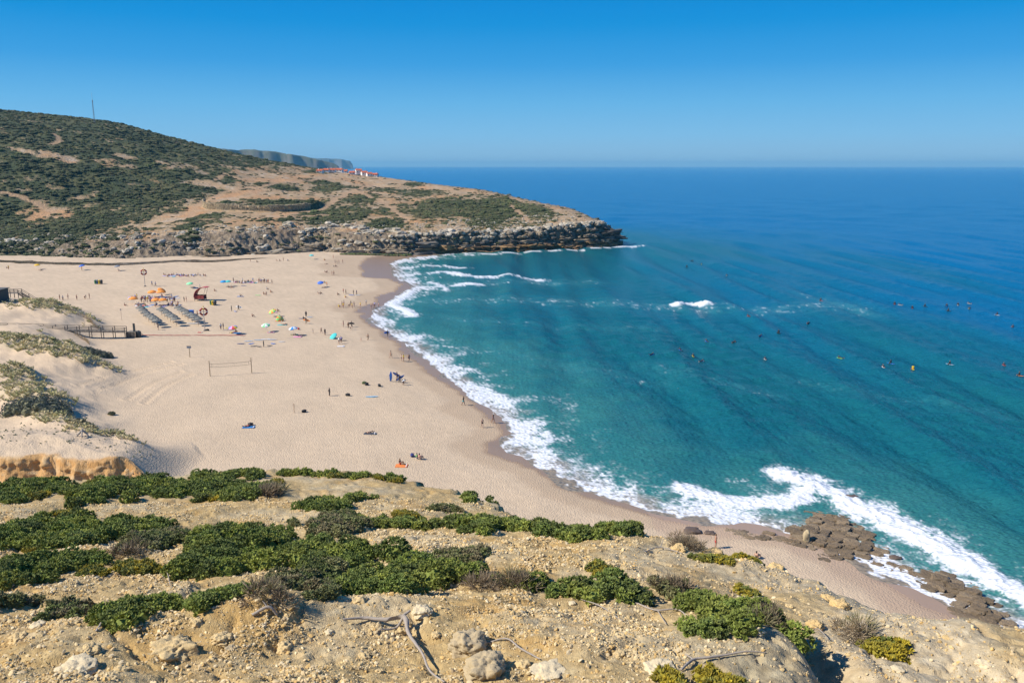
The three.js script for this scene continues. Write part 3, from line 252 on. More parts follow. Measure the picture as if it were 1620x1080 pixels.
function rockGeo(detail, s, box = .5, amp = .22, hr = .7, flat = false) { // weathered stone of unit half-size
  const g = icoG(detail), p = g.attributes.position;
  for (let i = 0; i < p.count; i++) {
    let x = p.getX(i), y = p.getY(i), z = p.getZ(i); const m = Math.max(Math.abs(x), Math.abs(y), Math.abs(z)), k = lerp(1, 1 / m * .82, box);
    x *= k; y *= k; z *= k;
    const n = 1 + amp * (N3(x * 1.1 + s, y * 1.1, z * 1.1) + .5 * N3(x * 2.6, y * 2.6 + s, z * 2.6) + (detail > 2 ? .2 * (1 - 2 * Math.abs(N3(x * 3.4, y * 3.4, z * 3.4 + s))) + .2 * N3(x * 7, y * 7, z * 7 + s) + (detail > 5 ? .1 * (1 - 2 * Math.abs(N3(x * 12, y * 12, z * 12 + s))) + .1 * N3(x * 24, y * 24, z * 24 + s) : 0) : 0));
    p.setXYZ(i, x * n, y * n * hr, z * n);
  }
  const q = flat ? g.toNonIndexed() : g; q.computeVertexNormals(); return q;
}
function copies(name, geo, mat, list, parent = scene, kindOf = 'stuff') { // list of [matrix, colour]
  const m = new THREE.InstancedMesh(geo, mat, list.length); m.name = name; m.castShadow = m.receiveShadow = true;
  list.forEach(([mx, c], i) => { m.setMatrixAt(i, mx); if (c) m.setColorAt(i, c); });
  if (kindOf) m.userData.kind = kindOf; parent.add(m); return m;
}
const TMP = new THREE.Object3D();
const place = (x, y, z, sx, sy, sz, ry = 0, rx = 0, rz = 0) => { TMP.position.set(x, y, z); TMP.rotation.set(rx, ry, rz); TMP.scale.set(sx, sy, sz); TMP.updateMatrix(); return TMP.matrix.clone(); };
const UPV = V(0, 1, 0), QQ = new THREE.Quaternion(), Q2 = new THREE.Quaternion();
const aim = (pos, dir, spin, s, sy = s) => { QQ.setFromUnitVectors(UPV, dir); Q2.setFromAxisAngle(UPV, spin); QQ.multiply(Q2); return new THREE.Matrix4().compose(pos, QQ, V(s, sy, s)); };

// ---------- where scrub grows on the headland ----------
function vegAt(x, d) {
  const n = fbm(x * .018, d * .012, 4), m = N2b(x * .06, d * .04);
  const e = N2(x * .16, d * .09), e2 = N2b(x * .4, d * .22);
  let v = lerp(.30, .76, sst(-190, -240, x + 14 * n)) + .32 * n + .14 * m + .10 * e;
  for (const [px, pd, a, b, w] of PATCHES) { const q = ((x - px) / a) ** 2 + ((d - pd) / b) ** 2; if (q < 3) v += w * (w < 0 && px < -235 ? .74 : 1) * sst(1.7, .4, q + .6 * m + .35 * n + .45 * e + .3 * e2); }
  if (d > 700 && x > -235) v -= .1;
  return v;
}
function pathAt(x, d) { let b = 0; for (const p of PATHS) { const q = polyDist(p, x, d) + 1.2 * N2(x * .1, d * .1); b = Math.max(b, sst(3.6, 1.2, q + .8 * N2b(x * .4, d * .3)) * .8); } return b; }
// ---------- textures ----------
function periodic(seedN) { // tileable gradient noise
  const G = new Float32Array(512); let s = seedN; const r = () => { s = (s * 1664525 + 1013904223) >>> 0; return s / 4294967296; };
  for (let i = 0; i < 256; i++) { const a = r() * 6.2832; G[i * 2] = Math.cos(a); G[i * 2 + 1] = Math.sin(a); }
  const perm = new Uint8Array(256).map((_, i) => i); for (let i = 255; i > 0; i--) { const j = (r() * (i + 1)) | 0;[perm[i], perm[j]] = [perm[j], perm[i]]; }
  const g = (ix, iy, fx, fy, p) => { const h = perm[(perm[((ix % p) + p) % p & 255] + ((iy % p) + p) % p) & 255] * 2; return G[h] * fx + G[h + 1] * fy; };
  return (x, y, p) => {
    const ix = Math.floor(x), iy = Math.floor(y), fx = x - ix, fy = y - iy, u = fx * fx * fx * (fx * (fx * 6 - 15) + 10), v = fy * fy * fy * (fy * (fy * 6 - 15) + 10);
    return lerp(lerp(g(ix, iy, fx, fy, p), g(ix + 1, iy, fx - 1, fy, p), u), lerp(g(ix, iy + 1, fx, fy - 1, p), g(ix + 1, iy + 1, fx - 1, fy - 1, p), u), v) * 1.5;
  };
}
const PN = periodic(11), PM = periodic(29);
function tex(size, fn, srgb = false) { // fn(u, v) -> grey 0..1 or [r, g, b]
  const a = new Uint8Array(size * size * 4);
  for (let j = 0; j < size; j++) for (let i = 0; i < size; i++) {
    const c = fn(i / size, j / size), o = (j * size + i) * 4;
    if (typeof c === 'number') a[o] = a[o + 1] = a[o + 2] = clamp(c) * 255; else { a[o] = clamp(c[0]) * 255; a[o + 1] = clamp(c[1]) * 255; a[o + 2] = clamp(c[2]) * 255; }
    a[o + 3] = 255;
  }
  const t = new THREE.DataTexture(a, size, size); t.wrapS = t.wrapT = THREE.RepeatWrapping; t.magFilter = THREE.LinearFilter; t.minFilter = THREE.LinearMipmapLinearFilter; t.generateMipmaps = true;
  if (srgb) t.colorSpace = THREE.SRGBColorSpace; t.needsUpdate = true; return t;
}
const pf = (u, v, p, o, N = PN) => { let s = 0, a = .5; for (let i = 0; i < o; i++) { s += a * N(u * p, v * p, p); a *= .55; p *= 2; } return s; };
const sandBump = tex(1024, (u, v) => { // trodden sand: overlapping dents, 16 m tile
  const w = .25 * PM(u * 16, v * 16, 16);
  const a = PN((u * 40 + w), (v * 40), 40), b = PM(u * 64, v * 64 + w, 64);
  return .55 + .32 * Math.min(a, .25) + .28 * Math.min(b, .2) + .1 * PN(u * 160, v * 160, 160);
});
const soilBump = tex(1024, (u, v) => { // crumbly soil, 2 m tile
  const a = pf(u, v, 16, 6), b = Math.abs(PM(u * 40, v * 40, 40)), c = Math.abs(PN(u * 96, v * 96, 96));
  return .45 + .45 * a + .22 * b + .14 * c;
});
const soilMap = tex(1024, (u, v) => { const a = pf(u, v, 8, 7, PM), s = PN(u * 200, v * 200, 200); const g = .86 + .16 * a + .10 * s; return [g, g * (.985 + .03 * a), g * (.96 + .07 * a)]; }, true);
const seaBump = tex(1024, (u, v) => { // wind chop, 48 m tile
  const w = .5 * PM(u * 6, v * 6, 6), x = u + w * .012, y = v;
  return .5 + .20 * PN(x * 14, y * 22, 2 * 7) * 0 + .22 * (1 - 2 * Math.abs(PN(x * 20, y * 20 + w, 20))) + .16 * (1 - 2 * Math.abs(PM(x * 44, y * 44, 44))) + .08 * PN(x * 100, y * 100, 100);
});
const rep = (t, mx, my = mx) => { const c = t.clone(); c.repeat.set(1 / mx, 1 / my); c.needsUpdate = true; return c; };

// ---------- sheets of ground and water ----------
function fan(name, t0, t1, nt, ds, off, fn, mat, opt = {}) { // grid that widens with distance; fn(x, d) -> [y, r, g, b] ([] for the returned y lets vertices move sideways)
  const nd = ds.length, pos = new Float32Array(nt * nd * 3), col = new Float32Array(nt * nd * 3), uv = new Float32Array(nt * nd * 2), keep = opt.keep ? new Uint8Array(nt * nd) : null;
  for (let j = 0, k = 0; j < nd; j++) for (let i = 0; i < nt; i++, k++) {
    const d = ds[j], x = (d + off) * (t0 + (t1 - t0) * i / (nt - 1)), r = fn(x, d);
    pos[k * 3] = x + (r[4] || 0); pos[k * 3 + 1] = r[0]; pos[k * 3 + 2] = -d - (r[5] || 0);
    col[k * 3] = r[1]; col[k * 3 + 1] = r[2]; col[k * 3 + 2] = r[3];
    uv[k * 2] = x; uv[k * 2 + 1] = d;
    if (keep) keep[k] = opt.keep(x, d, r) ? 1 : 0;
  }
  const idx = [[], []], split = opt.split;
  for (let j = 0; j < nd - 1; j++) for (let i = 0; i < nt - 1; i++) {
    const a = j * nt + i, b = a + 1, c = a + nt, e = c + 1;
    if (keep && !(keep[a] || keep[b] || keep[c] || keep[e])) continue;
    const s = split ? split(pos[a * 3], -pos[a * 3 + 2]) : 0;
    idx[s].push(a, b, c, b, e, c);
  }
  const make = (ix) => { const g = new THREE.BufferGeometry(); g.setAttribute('position', new THREE.BufferAttribute(pos, 3)); g.setAttribute('color', new THREE.BufferAttribute(col, 3)); g.setAttribute('uv', new THREE.BufferAttribute(uv, 2)); g.setIndex(new THREE.BufferAttribute(new Uint32Array(ix), 1)); return g; };
  const whole = make(idx[0].concat(idx[1])); whole.computeVertexNormals();
  const out = [];
  const mats = Array.isArray(mat) ? mat : [mat], names = Array.isArray(name) ? name : [name];
  names.forEach((n, s) => {
    const g = names.length > 1 ? make(idx[s]) : whole;
    if (g !== whole) g.setAttribute('normal', whole.getAttribute('normal'));
    const m = new THREE.Mesh(g, mats[s]); m.name = n; m.userData = { kind: 'structure', ...(opt.data?.[s] || {}) }; m.castShadow = m.receiveShadow = true; scene.add(m); out.push(m);
  });
  return out;
}
const rows = (d0, d1, n, H) => { // spacing grows with the square of distance, softened near
  const a = 1 / (d0 + H), b = 1 / (d1 + H); return Array.from({ length: n }, (_, i) => 1 / (a + (b - a) * i / (n - 1)) - H);
};

// --- sea ---
const FOAM_LINES = [ // breaking waves: plan line, half width, strength, crest height
  { p: smoothLine([[41, 115], [43.5, 111], [45.5, 106], [48.5, 99.5], [51.2, 91.5], [53, 85], [54.6, 79.5], [58, 72], [66, 60]], 24), w: 2.1, f: 1.0, h: .6, back: 6 },
  { p: smoothLine([[25, 109.6], [28.8, 106.5], [33.4, 105], [38.9, 105.5], [41.5, 109]], 14), w: 1.6, f: .95, h: .35, back: 4 },
  { p: smoothLine([[-36.5, 300], [-38, 285], [-39.5, 268], [-34, 258], [-30, 246]], 14), w: 1.5, f: 1, h: .4, back: 3 },
  { p: smoothLine([[-33, 322], [-27, 312], [-24, 300]], 10), w: 1.2, f: .7, h: .3, back: 3 },
  { p: smoothLine([[-34, 350], [-28, 354], [-18, 340], [-8, 338]], 10), w: 2.6, f: .72, h: .5, back: 6 },
  { p: smoothLine([[-21, 313], [-17, 317], [-13, 315.5]], 8), w: 2.4, f: 1, h: .5, back: 3 },
  { p: smoothLine([[-9, 340], [2, 338], [13, 329]], 8), w: 2.4, f: .62, h: .4, back: 6 },
  { p: smoothLine([[-45, 372], [-35, 376], [-22, 368]], 8), w: 2.4, f: .6, h: .3, back: 5 },
  { p: smoothLine([[54, 267.5], [57.5, 271.5], [61, 269.5], [64, 266.5]], 8), w: 1.7, f: 1.15, h: 1.0, back: 3 },
  { p: smoothLine([[70, 540], [76, 508], [79, 488], [74, 476], [66, 470]], 12), w: 4.5, f: .9, h: .5, back: 8 },
  { p: smoothLine([[62, 470], [45, 455], [31, 449], [20, 443], [-3, 432], [-20, 424]], 14), w: 1.8, f: .8, h: .2, back: 2 },
];
for (const l of FOAM_LINES) { l.b = [1e9, -1e9, 1e9, -1e9]; for (const [x, d] of l.p) { l.b[0] = Math.min(l.b[0], x); l.b[1] = Math.max(l.b[1], x); l.b[2] = Math.min(l.b[2], d); l.b[3] = Math.max(l.b[3], d); } }
const STREAKS = [[smoothLine([[-30, 276], [-2, 278], [40, 268], [69, 259], [108, 265]], 14), 9, .5], [smoothLine([[-25, 318], [0, 322], [30, 320]], 8), 8, .45], [smoothLine([[-22, 245], [10, 232], [40, 226]], 8), 5, .3], [smoothLine([[104, 290], [110, 262], [112, 250]], 8), 5, .4], [smoothLine([[-10, 205], [8, 186], [30, 170]], 8), 5, .28], [smoothLine([[30, 185], [40, 172], [52, 160]], 8), 3.5, .3], [smoothLine([[60, 172], [72, 158], [84, 152]], 8), 3, .22], [smoothLine([[85, 150], [100, 140], [110, 138]], 8), 4, .22]];
const lace = (x, d) => { // net of foam with holes
  const wx = x + .9 * N2b(x * .35, d * .35) + .35 * N2(x * 1.1, d * 1.1), wd = d + .9 * N2(x * .35 + 9, d * .35) + .35 * N2b(x * 1.1, d * 1.1);
  const a = 1 - Math.abs(N2(wx * .34, wd * .26)), b = 1 - Math.abs(N2b(wx * .85, wd * .62)), c = 1 - Math.abs(N2(wx * 2.1, wd * 1.6)), e = .5 + .5 * N2b(wx * .16, wd * .11);
  return .36 * a + .28 * b + .16 * c + .2 * e; // ~0.3 .. 1
};
const swellW = []; { for (let i = 0; i < 38; i++) { const L = 1.1 * Math.pow(1.098, i) * rr(.9, 1.1), spread = L > 18 ? .13 : L > 7 ? .2 : .55, th = Math.PI - .14 + rr(-spread, spread); swellW.push([L, Math.cos(th) * 6.2832 / L, -Math.sin(th) * 6.2832 / L, rr(0, 6.28), (L > 20 ? .0055 : L > 7 ? .0095 : .010) * L * rr(.6, 1.2)]); } }
const DEEP = [.002, .118, .280], TEAL = [.007, .103, .130], SHALLOW = [.040, .195, .175], SANDY = [.29, .215, .155], FOAM = [.80, .82, .83];
const cross = []; for (let i = 0; i < 16; i++) { const L = 7 * Math.pow(1.19, i) * rr(.9, 1.1), th = -Math.PI / 2 + rr(-1.1, 1.1); cross.push([L, Math.cos(th) * 6.2832 / L, -Math.sin(th) * 6.2832 / L, rr(0, 6.28), .0052 * L * rr(.6, 1.2)]); }
for (let i = 0; i < 12; i++) { const L = 1.6 * Math.pow(1.16, i) * rr(.9, 1.1), th = -Math.PI / 2 - .25 + rr(-.45, .45); swellW.push([L, Math.cos(th) * 6.2832 / L, -Math.sin(th) * 6.2832 / L, rr(0, 6.28), .0105 * L * rr(.6, 1.2)]); }
const SWELLS = [[[94.7, 382], [100.8, 334], [103.8, 284], [107, 265]], [[28, 205], [37, 171], [45, 158]], [[58, 215], [64, 171], [68, 152], [76, 140]], [[98, 205], [108, 172], [114, 152]], [[14, 140], [22, 131], [33, 124]], [[122, 340], [132, 290], [141, 258]], [[56, 305], [66, 262], [72, 238]], [[16, 250], [27, 216], [33, 198]], [[72, 132], [80, 122], [88, 116]], [[150, 420], [163, 350], [172, 300]]].map((p, i) => ({ p: smoothLine(p, 14), h: [.6, .32, .4, .34, .28, .42, .34, .3, .25, .4][i] }));
function seaAt(x, d) {
  const sd = -shoreSD(x, d), near = d < 470 && x < 130;
  const cell = d < 60 ? .2 : d * d / (45 * 1050);
  let y = 0, sx = 0, att = .12 + .88 * sst(2, 45, sd), calm = 1 - .7 * sst(260, 700, d);
  const gust = .8 + .4 * fbm(x * .02, d * .004, 2);
  for (const [L, kx, kd, ph, A] of swellW) {
    if (L < cell * 1.8) continue;
    const p = kx * x + kd * d + ph + .45 * N2(x * .012 + L, d * .004), s = Math.sin(p), a = A * (L < 14 ? gust : calm) * sst(cell * 1.8, cell * 4, L);
    y += a * att * (s + (L > 14 ? .35 * Math.cos(2 * p) : 0)); sx += a * att * .6 * Math.cos(p) * kx;
  }
  if (d > 120) { const on = sst(330, 800, d) * (1 - .4 * sst(900, 2500, d)); for (const [L, kx, kd, ph, A] of cross) { if (L < cell * 1.8) continue; y += A * on * sst(cell * 1.8, cell * 4, L) * Math.sin(kx * x + kd * d + ph + 1.3 * N2(x * .013 + L, d * .008)) * (.6 + .6 * N2b(x * .009 - L, d * .006)); } }
  if (d < 440 && x > 0) for (const s of SWELLS) { const a = s.p[0], b = s.p[s.p.length - 1]; if (d > a[1] + 20 || d < b[1] - 20) continue; let q = 1e9, side = 1; for (let i = 0; i < s.p.length - 1; i++) { const u = s.p[i], w = s.p[i + 1], ex = w[0] - u[0], ed = w[1] - u[1], t = clamp(((x - u[0]) * ex + (d - u[1]) * ed) / (ex * ex + ed * ed)), qx = x - u[0] - ex * t, qd = d - u[1] - ed * t, r = Math.hypot(qx, qd); if (r < q) { q = r; side = Math.sign(qx * ed - qd * ex) || 1; } } if (q < 22) { const sx2 = q / (side > 0 ? 3.2 : 7.5); y += s.h * Math.exp(-sx2 * sx2) * (.8 + .3 * N2(x * .05, d * .05)); } }
  const big = fbm(x * .012, d * .003, 3), mid = fbm(x * .04, d * .012, 3, N2b);
  let c = mix3(TEAL, DEEP, sst(50, 300, sd + 70 * big + 12 * mid));
  c = mix3(c, SHALLOW, .8 * sst(44, 4, sd + 12 * mid + 5 * N2(x * .08, d * .08)));
  let lift = 0;
  if (near) {
    const jag = 1.3 * N2(x * .22, d * .16) + .7 * N2b(x * .6, d * .45);
    const sw = sd + jag;
    c = mix3(c, SANDY, .85 * sst(6.5, .5, sw + 1.2 * N2b(x * .15, d * .1)));
    const lc = lace(x, d);
    // swash: a belt of foam that follows the beach
    const wide = (d > 300 ? 14 : d > 240 ? 9 : 10.5) + 3.5 * N2(x * .03 + 4, d * .03);
    let cov = (sst(-.6, 1.0, sw) * sst(wide, wide * .35, sw)) * (.52 + .36 * N2b(x * .07 + 2, d * .05)) + .42 * Math.exp(-(((sw - .35) / .5) ** 2));
    cov += .36 * sst(wide * 2.1, wide * .8, sd + 3 * mid) * sst(wide * .5, wide, sd) * (.5 + .5 * N2(x * .12, d * .07));
    for (const l of FOAM_LINES) {
      if (x < l.b[0] - 14 || x > l.b[1] + 14 || d < l.b[2] - 14 || d > l.b[3] + 14) continue;
      const q = polyDist(l.p, x, d) + .5 * N2(x * .5, d * .4);
      if (q > l.w + l.back + 1) continue;
      const core = Math.exp(-((q / l.w) ** 2)), trail = sst(l.w + l.back, l.w * .5, q);
      cov = Math.max(cov, l.f * core * (.85 + .2 * N2(x * .7, d * .5)) + l.f * .5 * trail * (.7 + .5 * N2b(x * .2, d * .15)));
      lift += l.h * core * (.75 + .3 * N2b(x * .5, d * .4)) + .06 * core * N2(x * 1.3, d * 1.1);
    }
    for (const [p, w, s] of STREAKS) { const q = polyDist(p, x, d); if (q < w * 2) { const k = s * Math.exp(-((q / w) ** 2)) * (.55 + .8 * fbm(x * .12, d * .4, 3)); cov = Math.max(cov, k * .62); c = mix3(c, [.06, .26, .27], clamp(k * .9)); } }
    const thr = 1.0 - cov * .78, f = sst(.03, .2, cov) * clamp(.42 * sst(.1, .8, cov) * sst(.3, .7, lc) + .38 * sst(thr - .2, thr + .05, lc) + .4 * sst(thr - .06, thr + .1, lc) + .55 * sst(.78, 1.1, cov));
    c = mix3(c, FOAM, f * .97);
    
  }
  return [.03 + y + lift, c[0], c[1], c[2], -sx * .3, 0];
}
const seaMat = new THREE.MeshPhysicalMaterial({ vertexColors: true, roughness: .2, ior: 1.33, specularIntensity: .36, bumpMap: rep(seaBump, 44, 19), bumpScale: .42 });
const seaRows = [...rows(52, 1400, 640, 0), ...Array.from({ length: 70 }, (_, i) => 1400 * Math.pow(34000 / 1400, (i + 1) / 70))];
fan('sea', -.62, .86, 660, seaRows, 0, seaAt, seaMat, { keep: (x, d) => { if (d > 1500) return true; if (d < 470 && shoreSD(x, d) > 12) return false; return !(d > 380 && x < -60 && headSD(x, d) > 8); } });

// --- beach, wet sand, dunes ---
const SAND = [.545, .415, .272], WET = [.30, .205, .13], SOAK = [.41, .295, .185], DUNEC = [.54, .43, .32], ORANGE = [.50, .265, .085];
function beachAt(x, d) {
  const y = beachH(x, d), sd = shoreSD(x, d) + 1.0 * N2(x * .05, d * .05) + .6 * N2b(x * .2, d * .2);
  const m = fbm(x * .05, d * .05, 4), g = 1 + .09 * m + .07 * N2b(x * .9, d * .5) + .05 * N2(x * 2.1, d * 1.1);
  let c = [SAND[0] * g, SAND[1] * g, SAND[2] * g];
  const wide = (d > 330 ? 14 : d > 250 ? 5 : 2.6) + 1.4 * N2(d * .04, 5), damp = wide * 2.0 + 2.2;
  c = mix3(c, SOAK, .62 * sst(damp + 1.2, damp - 1.6, sd));
  c = mix3(c, WET, sst(wide + .8, wide - .8, sd));
  if (d < 105 && x > 18) c = mix3(c, [.42, .29, .2], .55 * sst(9, 3, sd + 2 * N2(x * .15, d * .15)));
  if (x < -40 && d > 98 && d < scarpD(x) + 1.6 && d < 112 && x > -80) { const o = sst(scarpD(x) + 1.5, scarpD(x) + .3, d) ; c = mix3(c, mix3(ORANGE, [.56, .37, .18], sst(.1, .6, N2b(x * .06, y * 2.6))), clamp(o)); }
  const dn = x < -60 ? hummock(x, d) : 0;
  if (dn > .35) c = mix3(c, [.38, .32, .18], .5 * sst(.7, 1.7, dn + .7 * fbm(x * .2, d * .2, 3)));
  return [y, c[0], c[1], c[2]];
}
const sandMat = new THREE.MeshStandardMaterial({ vertexColors: true, roughness: .95, bumpMap: rep(sandBump, 11, 13), bumpScale: .10 });
const wetMat = new THREE.MeshPhysicalMaterial({ vertexColors: true, roughness: .36, ior: 1.36, bumpMap: rep(sandBump, 40), bumpScale: .02 });
fan(['beach', 'wet_sand'], -.80, .80, 520, [...rows(46, 440, 560, 20)], 6, beachAt, [sandMat, wetMat], { keep: (x, d, r) => r[0] > -1.6 && !(d > 365 && headSD(x, d) > 14), split: (x, d) => { const sd = shoreSD(x, d) + 1.0 * N2(x * .05, d * .05) + .6 * N2b(x * .2, d * .2), wide = (d > 330 ? 14 : d > 250 ? 5 : 2.6) + 1.4 * N2(d * .04, 5); return sd < wide - .4 ? 1 : 0; } });
{ // the cut ochre bank at the toe of the near dune
  const nx = 190, ny = 26, pos = [], col = [], uv = [], ix = [];
  for (let j = 0; j < ny; j++) for (let i = 0; i < nx; i++) {
    const x = lerp(-86, -46.2, i / (nx - 1)), t = j / (ny - 1), s = scarpD(x), top = beachH(x, s + .75) + .05, bot = beachH(x, s - 4) - .4, y = lerp(bot, top, t), b = .55 * N3(x * .35, y * .5, 1) + .28 * N3(x * .9, y * 1.1, 5) + .14 * Math.abs(N3(x * 2.3, y * 2.6, 9)) + .1 * N3(x * 5, y * 5, 2), slump = 1.7 * Math.pow(1 - t, 2.2) * (.7 + .5 * N2(x * .3, 44));
    const end = sst(0, .12, t) * sst(1, .9, t); pos.push(x, y, -(s + .55 - 1.5 * (1 - t) - slump - b * end * .9 - (t > .98 ? -.35 : 0)));
    const n = N3(x * .25, y * 1.6, 3) + .5 * N3(x * 1.2, y * 3, 8); col.push(...mix3([.50, .285, .105], [.57, .40, .21], sst(-.1, .8, n))); uv.push(x, y);
    if (i && j) { const a = (j - 1) * nx + i - 1; ix.push(a, a + 1, a + nx, a + 1, a + nx + 1, a + nx); }
  }
  const g = new THREE.BufferGeometry(); g.setAttribute('position', new THREE.Float32BufferAttribute(pos, 3)); g.setAttribute('color', new THREE.Float32BufferAttribute(col, 3)); g.setAttribute('uv', new THREE.Float32BufferAttribute(uv, 2)); g.setIndex(ix); g.computeVertexNormals();
  const m = new THREE.Mesh(g, new THREE.MeshStandardMaterial({ vertexColors: true, roughness: .96, bumpMap: rep(soilBump, 3.1), bumpScale: .1 })); m.name = 'sand_bank'; m.userData.kind = 'structure'; scene.add(m);
}
{ // stream that runs along the foot of the rocks
  const line = smoothLine([[-330, 364], [-236, 372], [-203, 364], [-173, 361.5], [-150, 375], [-138, 374], [-124, 385], [-112, 393]], 160), pos = [], ix = [], uv = [];
  line.forEach(([x, d], i) => { const w = (3.4 + 1.6 * N2(i * .12, 1) + .6 * N2b(i * .5, 4)) * sst(160, 140, i) + .1, yy = .2 + beachH(x, d - 3); for (const s of [-1, 1]) { pos.push(x, yy - (s > 0 ? .05 : 0), -(d + s * w)); uv.push(i, s * w); } if (i) { const k = i * 2; ix.push(k - 2, k, k - 1, k - 1, k, k + 1); } });
  const g = new THREE.BufferGeometry(); g.setAttribute('position', new THREE.Float32BufferAttribute(pos, 3)); g.setAttribute('uv', new THREE.Float32BufferAttribute(uv, 2)); g.setIndex(ix); g.computeVertexNormals();
  const m = new THREE.Mesh(g, new THREE.MeshPhysicalMaterial({ color: new THREE.Color(.11, .078, .045), roughness: .14, ior: 1.33 })); m.name = 'stream'; m.userData.kind = 'structure'; scene.add(m);
}
// --- headland ---
const TAN = [.45, .30, .16], OCHRE = [.54, .27, .105], PALE = [.50, .385, .26], GREEN = [.06, .07, .02], DRYG = [.22, .165, .075], ROCKG = [.27, .21, .14], ROCKD = [.12, .095, .065];
function headAt(x, d) {
  const y = headH(x, d), v = vegAt(x, d), n = fbm(x * .08, d * .05, 4), n2 = N2b(x * .35, d * .25);
  let c = mix3(TAN, PALE, sst(-.1, .5, n + .3 * n2)); c = mix3(c, OCHRE, .7 * sst(.0, .45, fbm(x * .02 + 7, d * .015, 3)));
  c = mix3(c, DRYG, .55 * sst(.15, .5, v + .25 * n2));
  const gn = mix3([.046, .062, .016], [.10, .10, .030], sst(-.25, .45, fbm(x * .03 + 20, d * .02, 4) + .15 * n2)); c = mix3(c, gn, sst(.46, .62, v + .1 * n2));
  c = mix3(c, [.47, .30, .165], pathAt(x, d));
  const q = headSD(x, d), wx = sst(-180, -20, x), w = lerp(34, 12, wx);
  const rk = sst(w + 10, w - 4, q + 6 * n + 3 * n2);
  if (rk > 0) { let r = mix3(ROCKG, ROCKD, sst(-.25, .35, n2 + .5 * N2(x * .5, y * .9))); r = mix3(r, [.22, .125, .05], .7 * sst(3.4, 1.2, y + 1.2 * n2) * sst(-60, -30, x)); c = mix3(c, mix3(r, GREEN, .55 * sst(.55, .75, v + .3 * n2) * sst(0, -60, x)), rk * .9); }
  const s = 1 + .18 * N2(x * .8, d * .5);
  return [y, c[0] * s, c[1] * s, c[2] * s];
}
const headMat = new THREE.MeshStandardMaterial({ vertexColors: true, roughness: .96, bumpMap: rep(soilBump, 23, 31), bumpScale: 1.1 });
const [headland] = fan('headland', -.82, .2, 560, rows(362, 1480, 360, 0), 0, headAt, headMat, { keep: (x, d, r) => r[0] > -2.9 });
// --- the near bluff ---
const SOIL = [.60, .44, .20], SOILP = [.66, .53, .31], SOILO = [.60, .385, .13], SOILG = [.46, .40, .26];
function bluffAt(x, d) {
  let y = bluffH(x, d);
  const near = sst(34, 16, d);
  const m = fbm(x * .16 + 3, d * .16, 4), o = fbm(x * .22 + 40, d * .3, 4, N2b), p = fbm(x * .5, d * .5, 3), f = N2b(x * 3.1, d * 3.1);
  const lump = sst(.05, .5, fbm(x * .45 + 11, d * .45, 3));
  y += lump * (.035 * Math.abs(N2(x * 2.3, d * 2.3)) + .025 * Math.abs(N2b(x * 5.2, d * 5.2)) * near + .02 * Math.abs(N2(x * 11, d * 11)) * near) + .012 * N2(x * 7, d * 7) * near;
  let c = mix3(SOIL, SOILP, sst(-.15, .35, m + .25 * p));
  c = mix3(c, SOILO, .75 * sst(.12, .42, o + .1 * p));
  c = mix3(c, [.66, .555, .37], .95 * sst(3, 7.5, x) * sst(30, 14, d) * sst(-.5, .1, m));
  c = mix3(c, SOILG, .95 * Math.exp(-(((x - 4.1) / 1.5) ** 2 + ((d - 12.3) / 1.3) ** 2)) + .4 * sst(.25, .5, fbm(x * .3 + 90, d * .3, 3)));
  const s = 1 + .10 * f + .10 * p;
  return [y, c[0] * s, c[1] * s, c[2] * s];
}
const bluffMat = new THREE.MeshStandardMaterial({ vertexColors: true, map: rep(soilMap, 1.7), roughness: .97, bumpMap: rep(soilBump, 1.3), bumpScale: .03 });
fan('bluff', -.72, .72, 600, rows(3, 56, 520, 4), 13, bluffAt, bluffMat, { keep: (x, d, r) => r[0] > -2 });
// ---------- stones, clods and wood on the near bluff ----------
const stoneMats = [[.43, .34, .20], [.58, .43, .21], [.63, .52, .325], [.58, .41, .18]].map(c => new THREE.MeshStandardMaterial({ color: lin(...c), roughness: .96, bumpMap: rep(soilBump, .6), bumpScale: .012 }));
function withUV(g) { const p = g.attributes.position, uv = new Float32Array(p.count * 2); for (let i = 0; i < p.count; i++) { uv[i * 2] = p.getX(i) + p.getY(i) * .37; uv[i * 2 + 1] = p.getZ(i) + p.getY(i) * .61; } g.setAttribute('uv', new THREE.BufferAttribute(uv, 2)); return g; }
const branchNoun = ['the thick crooked branch', 'the thin bent stick', 'the dark crooked branch', 'the tangled root end', 'the thin straight stick', 'the root tangle on the edge', 'the forked stump', 'the pale short log', 'the bare upright twig', 'the root in the gully'];
const nearBranch = (x, d) => { let b = 1e9, k = 0; BRANCHES.forEach((s, i) => s.forEach(l => l.forEach(p => { const q = Math.hypot(p[0] - x, p[1] - d); if (q < b) { b = q; k = i; } }))); return (b < 1.2 ? 'close beside ' : b < 3 ? 'a few paces from ' : 'lying well away from ') + branchNoun[k]; };
const stoneWord = ['grey-buff', 'tan', 'pale cream', 'ochre'];
STONES.forEach(([x, d, w, hr, t], i) => {
  const g = withUV(rockGeo(w > .3 ? 15 : 8, i * 7.3, .35, t === 1 ? .27 : .2, hr).scale(w / 2, w / 2, w / 2));
  const m = new THREE.Mesh(g, stoneMats[t]); at(m, x, d, i < 2 ? w * hr * .12 : -w * hr * (w > .5 ? .16 : .05)); m.rotation.y = i * 1.7; m.castShadow = m.receiveShadow = true;
  const size = w > .6 ? 'large' : w > .3 ? 'fist-rough middling' : 'small';
  const lab = i === 0 ? 'large grey-buff boulder resting on a lower boulder' : i === 1 ? 'large grey-buff boulder half sunk below another boulder' : `${w > .6 ? 'large' : w > .3 ? 'middling' : 'small'} ${stoneWord[t]} stone ${nearBranch(x, d)}`;
  tag(m, 'stone', lab, 'stone', 'stones on the near bluff');
});
